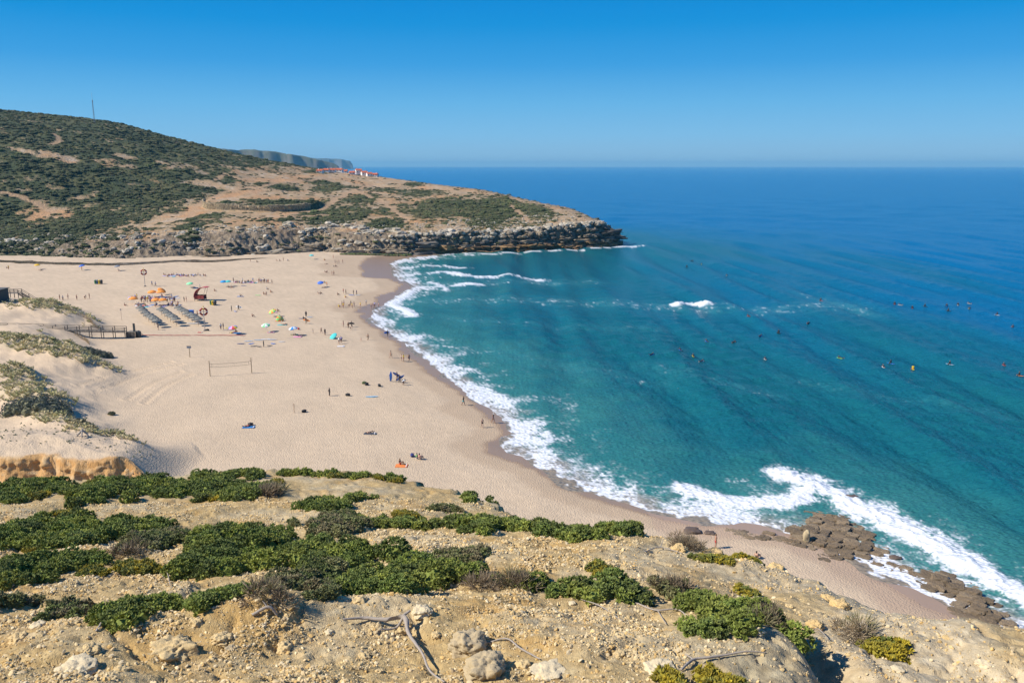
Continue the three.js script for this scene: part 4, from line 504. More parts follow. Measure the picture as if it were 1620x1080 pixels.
{ // crumbled clods and gravel
  const gs = [0, 1, 2].map(k => rockGeo(0, 40 + k * 9, .3, .5, .8, true)), lists = [[], [], []];
  const tones = [[.60, .44, .205], [.62, .48, .255], [.58, .385, .145], [.55, .42, .23], [.66, .54, .33]];
  let n = 0, tries = 0;
  while (n < 120000 && tries++ < 420000) {
    const d = 9.5 + 22 * Math.pow(rnd(), 1.5), x = (d + 4) * rr(-.72, .72);
    if (bluffSD(x, d) < .2) continue;
    const den = sst(-.15, .4, fbm(x * .45 + 11, d * .45, 3)) * .75 + .25 * sst(.0, .5, fbm(x * 1.2, d * 1.2, 2)) + .07; if (x > 3 && rnd() < .72) continue;
    if (rnd() > den) continue;
    const s = .008 + .030 * Math.pow(rnd(), 8) + .011 * rnd() * rnd() + (d > 18 ? .005 : 0), c = tones[(rnd() * 5) | 0], k = rr(.8, 1.15);
    lists[(rnd() * 3) | 0].push([place(x, bluffAt(x, d)[0] + s * .25, -d, s * rr(.8, 1.5), s * rr(.6, 1), s * rr(.8, 1.3), rnd() * 6, rnd(), rnd()), lin(c[0] * k, c[1] * k, c[2] * k)]); n++;
  }
  lists.forEach((l, i) => copies(numbered('gravel'), gs[i], M(1, 1, 1, .97), l).userData.label = 'loose clods and gravel scattered over the bluff');
}
const woodMat = new THREE.MeshStandardMaterial({ color: lin(.33, .285, .235), roughness: .93 });
const branchLabels = ['thick weathered grey branch with a long crooked arm', 'thin bent grey stick beside the stacked boulders', 'dark crooked branch lying on grey-green soil', 'tangled root end by the low shrubs', 'thin straight stick on the bare soil', 'grey root tangle on the bluff edge', 'short forked stump of driftwood by the green strip', 'pale short log against the left bank', 'bare twig standing out of a green shrub', 'thin pale root hanging in the gully'];
BRANCHES.forEach((set, i) => {
  const o = new THREE.Group(), [x0, d0] = set[0][0], y0 = bluffH(x0, d0); o.position.set(x0, y0, -d0);
  set.forEach((b, k) => part(o, k ? 'side_branch' : 'main_branch', limb(b.map(([x, d, h, r], q) => V(x - x0 + .03 * N2(q * 3.1, i), bluffAt(x, d)[0] + h * .62 - y0, -(d - d0))), b.map(q => q[3]), 8, 8, .25), woodMat));
  tag(o, 'dry_branch', branchLabels[i], 'branch', 'dry branches on the bluff');
});

// ---------- shrubs ----------
function sprig(n, len, r, spread, s) { // tuft of scale-leaved twiglets along +y
  const list = [];
  for (let i = 0; i < n; i++) {
    const a = i * 2.4 + s, t = spread * (.25 + .75 * ((i * .618) % 1)), L = len * (.7 + .5 * ((i * .37 + s) % 1)), dir = V(Math.cos(a) * Math.sin(t), Math.cos(t), Math.sin(a) * Math.sin(t));
    const side = V(-Math.sin(a), 0, Math.cos(a)), up = V().crossVectors(dir, side), pos = [], b = dir.clone().multiplyScalar(L * .12), m = dir.clone().multiplyScalar(L * .6), tip = dir.clone().multiplyScalar(L).add(V(0, L * .12, 0));
    const ring = (p, q) => [0, 1, 2].map(k => { const w = k * 2.094; return p.clone().addScaledVector(side, Math.cos(w) * q).addScaledVector(up, Math.sin(w) * q); });
    const A = ring(b, r * .6), B = ring(m, r);
    for (let k = 0; k < 3; k++) { const j = (k + 1) % 3; for (const v of [A[k], A[j], B[k], A[j], B[j], B[k], B[k], B[j], tip]) pos.push(v.x, v.y, v.z); }
    const g = new THREE.BufferGeometry(); g.setAttribute('position', new THREE.Float32BufferAttribute(pos, 3)); g.computeVertexNormals(); list.push(g);
  }
  return mergeGeometries(list);
}
const tuftJ = [sprig(12, .062, .0125, 1.45, 0), sprig(11, .072, .0135, 1.3, 2)], tuftT = [sprig(9, .24, .006, .9, 1), sprig(8, .2, .007, 1.2, 3)], tuftY = [sprig(10, .07, .014, 1.1, 0)];
const leafMat = new THREE.MeshStandardMaterial({ color: lin(1, 1, 1), roughness: .8 }), coreMat = M(.18, .22, .038, .9), twigMat = M(.22, .17, .11, .9);
const kinds = {
  j: { name: 'juniper_shrub', tufts: tuftJ, cols: [[.18, .22, .038], [.142, .188, .038], [.235, .262, .046], [.125, .158, .038]] },
  d: { name: 'juniper_shrub', tufts: tuftJ, cols: [[.165, .18, .062], [.14, .17, .048], [.19, .185, .075], [.21, .18, .09]] },
  t: { name: 'dry_shrub', tufts: tuftT, cols: [[.22, .165, .10], [.26, .20, .125], [.18, .14, .085], [.20, .18, .09]] },
  y: { name: 'cushion_plant', tufts: tuftY, cols: [[.25, .21, .02], [.17, .17, .03], [.13, .15, .03], [.32, .25, .015]] }
};
const shrubWords = { j: ['dense dark green', 'bright green', 'deep green'], d: ['dull grey-green', 'olive, half dry', 'grey-green'], t: ['dry brown twiggy', 'bare brown twiggy', 'dry grey-brown'], y: ['yellow-green flowering', 'low mossy yellow', 'yellow flowering'] };
const nearOf = (x, d) => d > 33 ? 'along the far edge of the bluff' : x > 6 ? 'on the pale outer slope of the bluff' : d < 17.5 ? 'next to the crumbly bare soil' : x < -9 ? 'on the inner side of the bluff' : x > .8 ? 'above the sandy cove' : 'in the middle of the bluff';
SHRUBS.forEach(([x, d, a, b, h, kind], si) => {
  if (kind === 'j' || kind === 'd') { a *= 1.02; b *= .95; h *= .84; } else if (kind === 't') { a *= .75; b *= .75; h *= .7; }
  const K = kinds[kind], o = new THREE.Group(), y0 = bluffH(x, d); o.position.set(x, y0, -d);
  const lr = kind === 'y' ? .12 : kind === 't' ? .2 : clamp(Math.min(a, b, h * 1.4) * .5, .14, .36), area = Math.PI * a * b, nl = Math.ceil(clamp(area / (lr * lr) * .62, 4, 120));
  const lists = K.tufts.map(() => []), cores = [], far = d > 30 ? 1.5 : d > 22 ? 1.22 : 1;
  for (let i = 0; i < nl; i++) {
    const th = i * 2.39996 + si, q = Math.sqrt((i + .5) / nl), wob = 1 + .2 * N2(Math.cos(th) * 1.5 + si * 3, Math.sin(th) * 1.5), lx = a * q * Math.cos(th) * wob + rr(-.3, .3) * lr; let lz = b * q * Math.sin(th) * wob + rr(-.3, .3) * lr;
    lz += .3 * lx * Math.min(1, b / a); const r = lr * rr(.7, 1.25), gx = x + lx, gd = d - lz; if (bluffSD(gx, gd) < -.5) continue; if ((kind === 'j' || kind === 'd') && nl > 14 && fbm(gx * .55 + 30, gd * .4, 3) < (q > .6 ? -.07 : -.27)) continue;
    const gy = bluffH(gx, gd) - y0, top = h * Math.sqrt(Math.max(.06, 1 - q * q * .9)) * rr(.6, 1.18), cy = gy + Math.max(r * .25, top - r);
    if (kind !== 't') for (let k = 0; k < (top > r * 1.5 ? 2 : 1); k++) { const g = icoG(0).scale(r * .82, (r * .82 + (top - r) * .3), r * .82).translate(lx, cy - (k ? r * .8 : r * .12), lz); cores.push(g); }
    else for (let k = 0; k < 3; k++) cores.push(rod(V(lx, gy, lz), V(lx + rr(-.8, .8) * r, gy + top * rr(.6, 1), lz + rr(-.8, .8) * r), .01, .005, 4));
    const c0 = K.cols[(rnd() * 4) | 0], tone = rr(.8, 1.2), cnt = Math.ceil((kind === 'y' ? 900 : kind === 't' ? 260 : 1150) * r * r * rr(.9, 1.2) / (far * far)) + 4;
    for (let k = 0; k < cnt; k++) {
      const ph = rnd() * 6.2832, cz = rr(-.25, 1), sz = Math.sqrt(1 - cz * cz), n = V(Math.cos(ph) * sz, cz, Math.sin(ph) * sz), rk = r * rr(.78, 1.06);
      const p = V(lx + n.x * rk, cy + n.y * rk * (kind === 'y' ? .6 : .9), lz + n.z * rk); if (p.y < gy - .03) continue;
      const dir = n.clone().add(V(rr(-.45, .45), rr(.1, .75), rr(-.45, .45))).normalize(), t2 = tone * rr(.75, 1.3), c = rnd() < .12 ? K.cols[(rnd() * 4) | 0] : c0;
      lists[(rnd() * lists.length) | 0].push([aim(p, dir, rnd() * 6.28, rr(.75, 1.25) * far), lin(c[0] * t2, c[1] * t2, c[2] * t2)]);
    }
  }
  lists.forEach((l, k) => l.length && copies('foliage', K.tufts[k], leafMat, l, o));
  if (cores.length) part(o, kind === 't' ? 'twigs' : 'inner_foliage', merge(cores), kind === 't' ? twigMat : kind === 'y' ? M(.25, .21, .02, .9) : kind === 'd' ? M(.165, .18, .062, .9) : coreMat).userData.kind = 'stuff';
  const w = shrubWords[kind][si % 3], size = a > 1.3 ? 'broad' : a > .6 ? 'rounded' : 'small';
  tag(o, K.name, `${size} ${w} ${kind === 'y' ? 'cushion plant' : 'shrub'} ${nearOf(x, d)}`, kind === 'y' ? 'plant' : 'shrub', kind === 'y' ? 'yellow cushions on the bluff' : kind === 't' ? 'dry shrubs on the bluff' : 'low shrubs on the bluff');
});
// ---------- rocks of the headland (pieces of the headland itself) ----------
{
  const shapes = Array.from({ length: 9 }, (_, k) => rockGeo(2, 100 + k * 13, .7 + .05 * (k % 3), .3, 1, true)), small = [0, 1, 2, 3].map(k => rockGeo(1, 300 + k * 7, .5, .3, .8, true));
  const tones = { pale: [[.40, .35, .26], [.47, .415, .32], [.33, .285, .21]], mid: [[.235, .185, .12], [.28, .22, .145], [.19, .15, .10]], dark: [[.115, .10, .08], [.15, .13, .10], [.09, .078, .064]], rust: [[.24, .14, .055], [.28, .17, .07], [.19, .11, .05]] };
  const rockBump = rep(soilBump, 2.2), mats = {}; for (const k in tones) mats[k] = tones[k].map(c => new THREE.MeshStandardMaterial({ color: lin(...c), roughness: .95 }));
  const spots = []; let tries = 0;
  const along = smoothLine(HEAD_OUT.slice(1, 20), 460);
  while (spots.length < 1900 && tries++ < 60000) {
    const [ax, ad] = along[(rnd() * 460) | 0], right = sst(-110, -30, ax), dep = Math.pow(rnd(), .85) * lerp(52, 15, right), x = ax + rr(-6, 6), d = ad + dep, s = headSD(x, d);
    if (s < -1.5 || d > 520) continue;
    const y = headH(x, d); if (y < -1.2) continue; if (x < -100 && s > 12 && rnd() < .5) continue;
    const clump = fbm(x * .05 + 2, d * .05, 3); if (s > 12 && clump < rr(-.12, .42)) continue;
    const w = lerp(34, 9, sst(-180, -20, x)), f = s / w;
    let tone = f > .55 ? (rnd() < .8 ? 'pale' : 'mid') : f > .35 ? (rnd() < .25 ? 'pale' : 'mid') : 'mid';
    if (x > -60 && f < .75) tone = rnd() < .65 ? 'dark' : 'mid';
    if (x > -48 && y < 2.6) tone = rnd() < .75 ? 'rust' : 'dark';
    const size = (f < .45 ? rr(.8, 2.3) : rr(.5, 1.5)) * (rnd() < .12 ? 1.5 : 1);
    spots.push({ x, d, y, size, tone, flat: f < .5 ? rr(.3, .5) : rr(.5, .9), k: (rnd() * 9) | 0, ry: rnd() * 6.28, st: f < .5 ? rr(1.4, 3.0) : rr(.9, 1.5) });
  }
  spots.sort((p, q) => q.size * q.size * q.st / q.d - p.size * p.size * p.st / p.d);
  const rest = small.map(() => []);
  spots.forEach((r, i) => {
    if (i < 300) { const m = part(headland, 'boulder', shapes[r.k], mats[r.tone][i % 3]); m.position.set(r.x, r.y + r.size * r.flat * .25, -r.d); m.rotation.set(rr(-.15, .15), r.ry * (r.flat < .75 ? .15 : 1), rr(-.12, .12)); m.scale.set(r.size * r.st, r.size * r.flat, r.size); }
    else { const c = tones[r.tone][i % 3]; rest[i % 4].push([place(r.x, r.y + r.size * .2, -r.d, r.size * r.st, r.size * r.flat, r.size, r.ry, rr(-.3, .3), 0), lin(...c)]); }
  });
  for (let i = 0; i < 3200; i++) { const [ax, ad] = along[(rnd() * 390) | 0], x = ax + rr(-8, 8), d = ad + rr(0, 60), s = headSD(x, d); if (s < -3 || s > 62) continue; if (fbm(x * .05 + 2, d * .05, 3) < rr(-.3, .2)) continue; const y = headH(x, d), q = rr(.25, .7), c = tones[x > -60 && s < 8 ? 'dark' : s > 16 ? 'pale' : 'mid'][i % 3]; if (y > -1) rest[i % 4].push([place(x, y + q * .2, -d, q * rr(.8, 1.4), q * rr(.5, .9), q, rnd() * 6, 0, 0), lin(...c)]); }
  rest.forEach((l, i) => { copies('small_rocks', small[i], M(1, 1, 1, .95), l, headland); });
}
{ // pale and grey scrub that clothes the headland: too many bushes to count
  const bush = [0, 1, 2].map(k => { const list = []; for (let i = 0; i < 9; i++) { const a = i * 2.4 + k, q = Math.sqrt(i / 9) * .75; list.push(rockGeo(1, k * 50 + i * 3, .1, .4, .8, true).scale(.42, .4, .42).translate(Math.cos(a) * q, .22 + .18 * (1 - q) + .1 * N2(i, k), Math.sin(a) * q)); } return merge(list); });
  const lists = bush.map(() => []), gcols = [[.060, .074, .021], [.052, .065, .021], [.076, .088, .026], [.082, .080, .030], [.105, .092, .038]];
  let n = 0, tries = 0;
  while (n < 21000 && tries++ < 260000) {
    const d = 385 + 640 * Math.pow(rnd(), 1.35), x = d * rr(-.74, .12); if (headSD(x, d) < 4) continue;
    const v = vegAt(x, d) + .18 * N2b(x * .2, d * .2); if (v < rr(.36, .62)) { if (rnd() > .05 || v < .1) continue; } if (pathAt(x, d) > .3) continue; { const ex = Math.abs((x - WALL_C[0]) / WALL_R[0]), ed = (d - WALL_C[1]) / WALL_R[1], e = ex ** 3 + Math.abs(ed) ** 3; if (ed < .2 && e > .8 && e < 1.5) continue; }
    if (d > 560 && headBase(x, d + 30) < headBase(x, d) - 4) continue;
    const s = rr(.5, 1.5) * (v > .75 && rnd() < .3 ? 1.7 : 1), pt = fbm(x * .012 + 5, d * .009, 3), c = gcols[clamp(Math.floor((rnd() * .55 + .45 * (.5 + pt)) * 5), 0, 4)], k = rr(.75, 1.25) * (1 + .5 * pt);
    lists[(rnd() * 3) | 0].push([place(x, headH(x, d) - .1, -d, s * rr(.9, 1.4), s * rr(.55, 1), s, rnd() * 6.28), lin(c[0] * k, c[1] * k, c[2] * k)]); n++;
  }
  lists.forEach((l, i) => copies(numbered('scrub'), bush[i], M(1, 1, 1, .9), l).userData.label = 'low scrub covering the headland');
}
{ // retaining wall of the terrace: rows of rough stones, too small to pick apart from here
  const o = new THREE.Group(), line = [], list = [], sh = [0, 1, 2].map(k => rockGeo(1, 500 + k, .75, .16, 1, true)), lists = sh.map(() => []);
  for (let a = 0; a <= 1; a += .004) { const t = lerp(Math.PI * 1.06, Math.PI * 1.86, a), c = Math.cos(t), s = Math.sin(t); line.push([WALL_C[0] + WALL_R[0] * .95 * Math.sign(c) * Math.pow(Math.abs(c), 2 / 3), WALL_C[1] + WALL_R[1] * .95 * Math.sign(s) * Math.pow(Math.abs(s), 2 / 3)]); }
  let acc = 0;
  for (let i = 1; i < line.length; i++) {
    const [x0, d0] = line[i - 1], [x, d] = line[i]; acc += Math.hypot(x - x0, d - d0); if (acc < .62) continue; acc = 0;
    const nx = (x - WALL_C[0]) / WALL_R[0], nd = (d - WALL_C[1]) / WALL_R[1], nl = Math.hypot(nx, nd), fx = x + nx / nl * 2.6, fd = d + nd / nl * 2.6, foot = headH(fx, fd) - .5, top = headH(x - nx / nl * 3, d - nd / nl * 3) + .3;
    for (let y = foot; y < top; y += .55) { const c = [[.46, .36, .21], [.40, .32, .20], [.52, .42, .26], [.28, .22, .14]][(rnd() * 4) | 0]; lists[(rnd() * 3) | 0].push([place(lerp(fx, x, .35) + rr(-.12, .12), y + .25, -lerp(fd, d, .35), rr(.36, .6), rr(.25, .36), rr(.5, .7), Math.atan2(nx, -nd) + rr(-.2, .2)), lin(...c)]); }
  }
  lists.forEach((l, i) => copies('stones', sh[i], M(1, 1, 1, .95), l, o));
  tag(o, 'stone_wall', 'curved dry stone wall holding a terrace on the headland', 'wall');
}
{ // stepped bedrock on the near shore: cracked slabs
  const slabG = Array.from({ length: 8 }, (_, k) => withUV(rockGeo(4, 900 + k * 11, .82, .2, 1, true)));
  const shelf = (poly, cell, turn, h0, label) => {
    const o = new THREE.Group(); let cx = 0, cd = 0; for (const p of poly) { cx += p[0] / poly.length; cd += p[1] / poly.length; } o.position.set(cx, 0, -cd);
    const mats = [[.26, .19, .115], [.22, .16, .095], [.30, .225, .14], [.19, .14, .085]].map(c => new THREE.MeshStandardMaterial({ color: lin(...c), roughness: .72, bumpMap: rep(soilBump, 1.1), bumpScale: .14 }));
    const c = Math.cos(turn), s = Math.sin(turn), jit = (i, j) => [(i + .42 * N2(i * 7.1, j * 3.3)) * cell * 1.5, (j + .42 * N2b(i * 5.7, j * 9.1)) * cell * .8]; let n = 0;
    for (let i = -14; i < 14; i++) for (let j = -22; j < 22; j++) {
      const q = [jit(i, j), jit(i + 1, j), jit(i + 1, j + 1), jit(i, j + 1)], mx = (q[0][0] + q[2][0]) / 2, md = (q[0][1] + q[2][1]) / 2, wx = cx + mx * c - md * s, wd = cd + mx * s + md * c;
      if (!inside(poly, wx, wd) && polyDist(poly, wx, wd, true) > cell * .25) continue;
      const ed = inside(poly, wx, wd) ? polyDist(poly, wx, wd, true) : 0, base = Math.min(beachH(wx, wd), .3), top = base * .4 + h0 * (.35 + .65 * sst(0, 2.5, ed)) + .2 * N2(i * 1.3, j * 1.7) + .2 * N2b(i * .4, j * .4), lo = Math.min(-.9, base - .6);
      const k = (n * 5 + ((rnd() * 8) | 0)) % 8, m = part(o, 'slab', slabG[k], mats[(n++ * 7 + ((rnd() * 4) | 0)) % 4]), hh = Math.max(.3, top - lo) / 2;
      m.position.set(wx - cx, top - hh * .96, -(wd - cd)); m.rotation.set(rr(-.06, .06), turn + rr(-.22, .22), rr(-.05, .09)); m.scale.set(cell * rr(.85, 1.15), hh, cell * rr(.5, .68));
    }
    tag(o, 'rock_shelf', label, 'rock');
  };
  shelf([[35.2, 97.5], [37, 99.8], [41, 102.6], [44.6, 101.6], [45.4, 95], [44.8, 90.2], [42.5, 88.2], [38.5, 89.2], [35.5, 92], [34.3, 95]], 1.05, -.5, .6, 'broad brown rock shelf with a standing stone, washed by the breaker');
  shelf([[45.4, 84.6], [48.2, 86.2], [50, 84], [51.6, 79.5], [50, 74.8], [47, 73.5], [45.6, 76.5], [46.6, 80], [44.6, 82.3]], 1.0, -.7, .7, 'narrow cracked brown rock shelf at the end of the cove');
  shelf([[26.3, 95.4], [29, 96.4], [33.6, 94.4], [36.5, 91.2], [38.2, 88.6], [36.6, 88.2], [33, 91.2], [29, 93.6]], .95, -.55, .42, 'low strip of brown rock slabs between sand and shelf');
  shelf([[42.5, 88], [45, 86.6], [45.6, 84.5], [43.8, 84.6], [41.5, 86.6]], .9, -.6, .3, 'small low rock slabs joining the two shelves');
  shelf([[47.5, 73.4], [49.6, 74.2], [50.3, 71.5], [48.6, 69.6], [46.6, 71]], 1.0, -.6, .4, 'low rock slabs at the far tip of the cove');
  const s = new THREE.Mesh(withUV(rockGeo(3, 77, .6, .2, 1).scale(.42, .95, .4)), stoneMats[0]); at(s, 35.9, 92.9, .55, .2); tag(s, 'standing_stone', 'upright pale stone on the brown rock shelf', 'stone');
  for (const [x, d, w, l] of [[44.9, 88.8, .5, 'small dark boulder in the wash beside the broad shelf'], [47, 106.5, .8, 'low dark rock awash beyond the breaker'], [22.5, 95.3, .8, 'flat brown boulder on the wet sand by the cove'], [24.6, 94.9, .5, 'small brown boulder on the wet sand by the cove']]) { const b = new THREE.Mesh(rockGeo(3, x, .4, .25, .5).scale(w * 1.4, w, w), M(.12, .085, .06, .6)); at(b, x, d, .1, Math.max(0, beachH(x, d))); tag(b, 'boulder', l, 'boulder', 'boulders by the cove'); }
}
{ // low mossy ledge where the rocks meet the far end of the beach
  const pts2 = smoothLine([[-84, 411], [-72, 412.5], [-62, 413], [-52, 416.5]], 40), list = []; const g0 = [0, 1].map(k => rockGeo(2, 700 + k, .5, .25, .6, true));
  const o = new THREE.Group(); o.position.set(-70, 0, -413);
  pts2.forEach(([x, d], i) => part(o, 'mossy_block', g0[i % 2].clone().scale(rr(1.1, 1.9), rr(.6, 1.0), rr(.8, 1.3)).rotateY(rr(-.3, .3)).translate(x + 70 + rr(-.4, .4), Math.max(.2, beachH(x, d)) + .3, -(d - 413) + rr(-1, 1)), M(...[[.10, .125, .03], [.075, .10, .03], [.12, .11, .05]][i % 3], .9)));
  tag(o, 'mossy_ledge', 'low green mossy rock ledge at the far end of the beach', 'rock ledge');
}
// ---------- far coast, village, mast ----------
{
  const profile = (P, x) => { if (x <= P[0][0]) return P[0][1]; for (let i = 1; i < P.length; i++) if (x < P[i][0]) return lerp(P[i - 1][1], P[i][1], (x - P[i - 1][0]) / (P[i][0] - P[i - 1][0])); return -5; };
  const cliff = (name, P, d0, depth, x0, x1, cols, sc) => {
    const nx = 170, nd = 26, pos = [], col = [], ix = [];
    for (let j = 0; j < nd; j++) for (let i = 0; i < nx; i++) {
      const x = lerp(x0, x1, i / (nx - 1)), t = j / (nd - 1), d = d0 + depth * t * t, h = profile(P, x + 12 * sc * N2(x * .012 / sc, 3)) * (1 + .0 * t), jag = .16 * fbm(x * .02 / sc, t * 2, 4);
      const r = sst(0, .16, t + jag * .4), y = -4 + (h + 4) * r * (1 - .02 * t) + h * .05 * fbm(x * .01 / sc, t * 6, 4) * r;
      pos.push(x * d / d0, y, -d - 40 * sc * N2(x * .008 / sc, 1)); const c = mix3(cols[0], cols[1], sst(.55, .95, r + .3 * N2(x * .03 / sc, t * 9))); col.push(...c);
    }
    for (let j = 0; j < nd - 1; j++) for (let i = 0; i < nx - 1; i++) { const a = j * nx + i; ix.push(a, a + 1, a + nx, a + 1, a + nx + 1, a + nx); }
    const g = new THREE.BufferGeometry(); g.setAttribute('position', new THREE.Float32BufferAttribute(pos, 3)); g.setAttribute('color', new THREE.Float32BufferAttribute(col, 3)); g.setIndex(ix); g.computeVertexNormals();
    const m = new THREE.Mesh(g, new THREE.MeshStandardMaterial({ vertexColors: true, roughness: .95 })); m.name = name; m.userData.kind = 'structure'; scene.add(m);
  };
  cliff('far_cliff', [[-2600, 185], [-2000, 165], [-1714, 142], [-1596, 142], [-1442, 128], [-1288, 104], [-1210, 84], [-1134, 64], [-1080, 42], [-1050, -6]], 5200, 1200, -2600, -1000, [[.13, .11, .085], [.075, .078, .036]], 1.6);
  cliff('distant_cape', [[-4400, 190], [-3330, 158], [-2880, 152], [-2520, 142], [-2390, 132], [-2320, 110], [-2305, 80], [-2290, 74], [-2280, -6]], 12000, 2500, -4400, -2240, [[.13, .12, .11], [.07, .075, .05]], 2);
}
{ // white houses with red roofs at the back of the headland
  const wallM = M(.74, .72, .68, .9), roofM = M(.46, .115, .05, .85), winM = M(.05, .06, .08, .3), sh = M(.36, .09, .04, .85);
  HOUSES.forEach(([x, d, w], i) => {
    const o = new THREE.Group(), tall = i >= 6 && i <= 8, hW = [1.6, 1.8, 2, 2.1, 1.6, 1.8, 4.4, 3.4, 2.6, 1.8][i], W = w * (tall ? 1 : 1.1), L = 7 + (i % 3), ry = tall ? .35 : -.1 + .1 * (i % 3);
    part(o, 'wall', boxG(W, hW + 3, L, 0, hW / 2 - 1.5, 0), wallM);
    const s = new THREE.Shape(); s.moveTo(-L / 2 - .4, 0); s.lineTo(0, 1.7); s.lineTo(L / 2 + .4, 0); s.lineTo(L / 2 + .2, -.15); s.lineTo(0, 1.4); s.lineTo(-L / 2 - .2, -.15);
    const gable = new THREE.Shape(); gable.moveTo(-L / 2, -.05); gable.lineTo(0, 1.42); gable.lineTo(L / 2, -.05);
    const roof = part(o, 'roof', new THREE.ExtrudeGeometry(s, { depth: W + .5, bevelEnabled: false }).rotateY(Math.PI / 2).translate(-W / 2 - .25, hW, 0), roofM);
    part(o, 'gable', new THREE.ExtrudeGeometry(gable, { depth: W - .02, bevelEnabled: false }).rotateY(Math.PI / 2).translate(-W / 2 + .01, hW, 0), wallM);
    part(roof, 'chimney', boxG(.7, 1.6, .7, W * .25 * (i % 2 ? 1 : -1), hW + 1.7, .6), wallM);
    for (const k of [-1, 1]) { const f = part(o, 'window', boxG(.8, 1.0, .08, k * W * .25, hW * .6, L / 2 + .05), winM); }
    o.position.set(x, headH(x, d) + .2, -d - 4); o.rotation.y = ry;
    tag(o, 'house', ['long low white house with red roof beside the scrub hill', 'low white house with red roof, second from the hill', 'low white house with red roof, third from the hill', 'low white house with red roof and tall chimney, fourth from the hill', 'small white house with red roof in mid row', 'white house with red roof next to the tall white house', 'tallest white house with steep red roof in the row', 'tall white house with red roof beside the tallest one', 'white house with red roof, last but one toward the sea', 'small white house with red roof at the seaward end'][i], 'house', 'houses at the back of the headland');
  });
}
{ // lattice mast on the hill
  const o = new THREE.Group(), H0 = 27, x = MAST[0], d = MAST[1], m = M(.22, .24, .27, .5); const legs = [0, 1, 2].map(k => [Math.cos(k * 2.094), Math.sin(k * 2.094)]);
  legs.forEach(([a, b]) => part(o, 'leg', rod(V(a * .75, -1, b * .75), V(a * .3, H0 * .7, b * .3), .11, .09, 5), m));
  for (let k = 0; k < 9; k++) { const y = k * H0 * .7 / 9, y2 = y + H0 * .7 / 9, r = lerp(.75, .3, k / 9), r2 = lerp(.75, .3, (k + 1) / 9); part(o, 'brace', merge(legs.map(([a, b], q) => { const [e, f] = legs[(q + 1) % 3]; return rod(V(a * r, y, b * r), V(e * r2, y2, f * r2), .05, .05, 4); })), m).userData.kind = 'stuff'; }
  part(o, 'top_pole', rod(V(0, H0 * .68, 0), V(0, H0, 0), .14, .06, 6), M(.5, .5, .5, .5)); part(o, 'aerial', boxG(.9, 1.6, .25, .1, H0 * .72, 0), m);
  at(o, x, d); tag(o, 'radio_mast', 'slim lattice radio mast on the scrub hill', 'mast');
}
// ---------- dune plants ----------
{
  const blade = (n, L, s) => { const pos = [], nor = []; for (let i = 0; i < n; i++) { const a = i * 2.4 + s, q = .05 + .12 * ((i * .618) % 1), l = L * (.6 + .6 * ((i * .37) % 1)), bx = Math.cos(a) * q, bz = Math.sin(a) * q, tx = bx + Math.cos(a) * l * .55, tz = bz + Math.sin(a) * l * .55, w = .014; pos.push(bx - Math.sin(a) * w, 0, bz + Math.cos(a) * w, bx + Math.sin(a) * w, 0, bz - Math.cos(a) * w, (bx + tx) / 2, l * .72, (bz + tz) / 2, bx + Math.sin(a) * w, 0, bz - Math.cos(a) * w, tx, l * .85, tz, (bx + tx) / 2, l * .72, (bz + tz) / 2); } const g = new THREE.BufferGeometry(); g.setAttribute('position', new THREE.Float32BufferAttribute(pos, 3)); g.computeVertexNormals(); return g; };
  const gs = [blade(26, .75, 0), blade(22, .6, 2)], lists = [[], []], cols = [[.56, .49, .27], [.47, .44, .22], [.62, .54, .32], [.38, .37, .18]];
  let n = 0, t = 0;
  while (n < 1700 && t++ < 200000) {
    const d = rr(112, 262), x = -rr(52, 190) * Math.pow(d / 200, .4); if (x < -.78 * d - 8) continue;
    const h = hummock(x, d); if (h < rr(.6, 1.9) + .8 * fbm(x * .12, d * .12, 3)) continue; if (duneSD(x, d) < 0) continue;
    if (Math.abs(d - (203.5 + (x + 98) * -.0)) < 2.2 && x > -140) continue;
    const s = rr(.7, 1.3), c = cols[(rnd() * 4) | 0], k = rr(.8, 1.2);
    lists[n % 2].push([place(x, beachH(x, d) - .03, -d, s, s * .9, s, rnd() * 6.28), lin(c[0] * k, c[1] * k, c[2] * k)]); n++;
  }
  lists.forEach((l, i) => copies(numbered('dune_grass'), gs[i], M(1, 1, 1, .9), l).userData.label = 'pale marram grass on the dunes');
}
const duneShrub = (x, d, a, b, h, cols, label) => { // rounded silvery or dark dune bush
  const o = new THREE.Group(), y0 = beachH(x, d), list = [], cores = []; o.position.set(x, y0, -d);
  for (let i = 0; i < 26; i++) {
    const th = i * 2.4, q = Math.sqrt((i + .5) / 26), lx = a * q * Math.cos(th), lz = b * q * Math.sin(th), gy = beachH(x + lx, d - lz) - y0, r = Math.min(a, b) * rr(.26, .4), cy = gy + h * Math.sqrt(1 - q * q * .9) - r * .4; cores.push(icoG(0).scale(r * .85, r * .8, r * .85).translate(lx, cy, lz));
    for (let k = 0; k < Math.max(14, 60 * r); k++) { const ph = rnd() * 6.28, cz = rr(-.3, 1), sz = Math.sqrt(1 - cz * cz), n = V(Math.cos(ph) * sz, cz, Math.sin(ph) * sz), c = cols[(rnd() * cols.length) | 0]; list.push([aim(V(lx, cy, lz).addScaledVector(n, r), n.clone().add(V(rr(-.4, .4), .4, rr(-.4, .4))).normalize(), rnd() * 6, rr(2.2, 3.6) * Math.max(.5, Math.min(1, a / 3))), lin(...c)]); }
  }
  copies('foliage', tuftJ[0], leafMat, list, o); part(o, 'inner_foliage', merge(cores), M(.16, .155, .08, .9)).userData.kind = 'stuff'; return tag(o, 'dune_shrub', label, 'shrub', 'shrubs on the dunes');
};
const SILVER = [[.16, .175, .13], [.11, .125, .085], [.21, .22, .175]], DARKG = [[.17, .165, .085], [.20, .185, .10], [.13, .135, .07]];
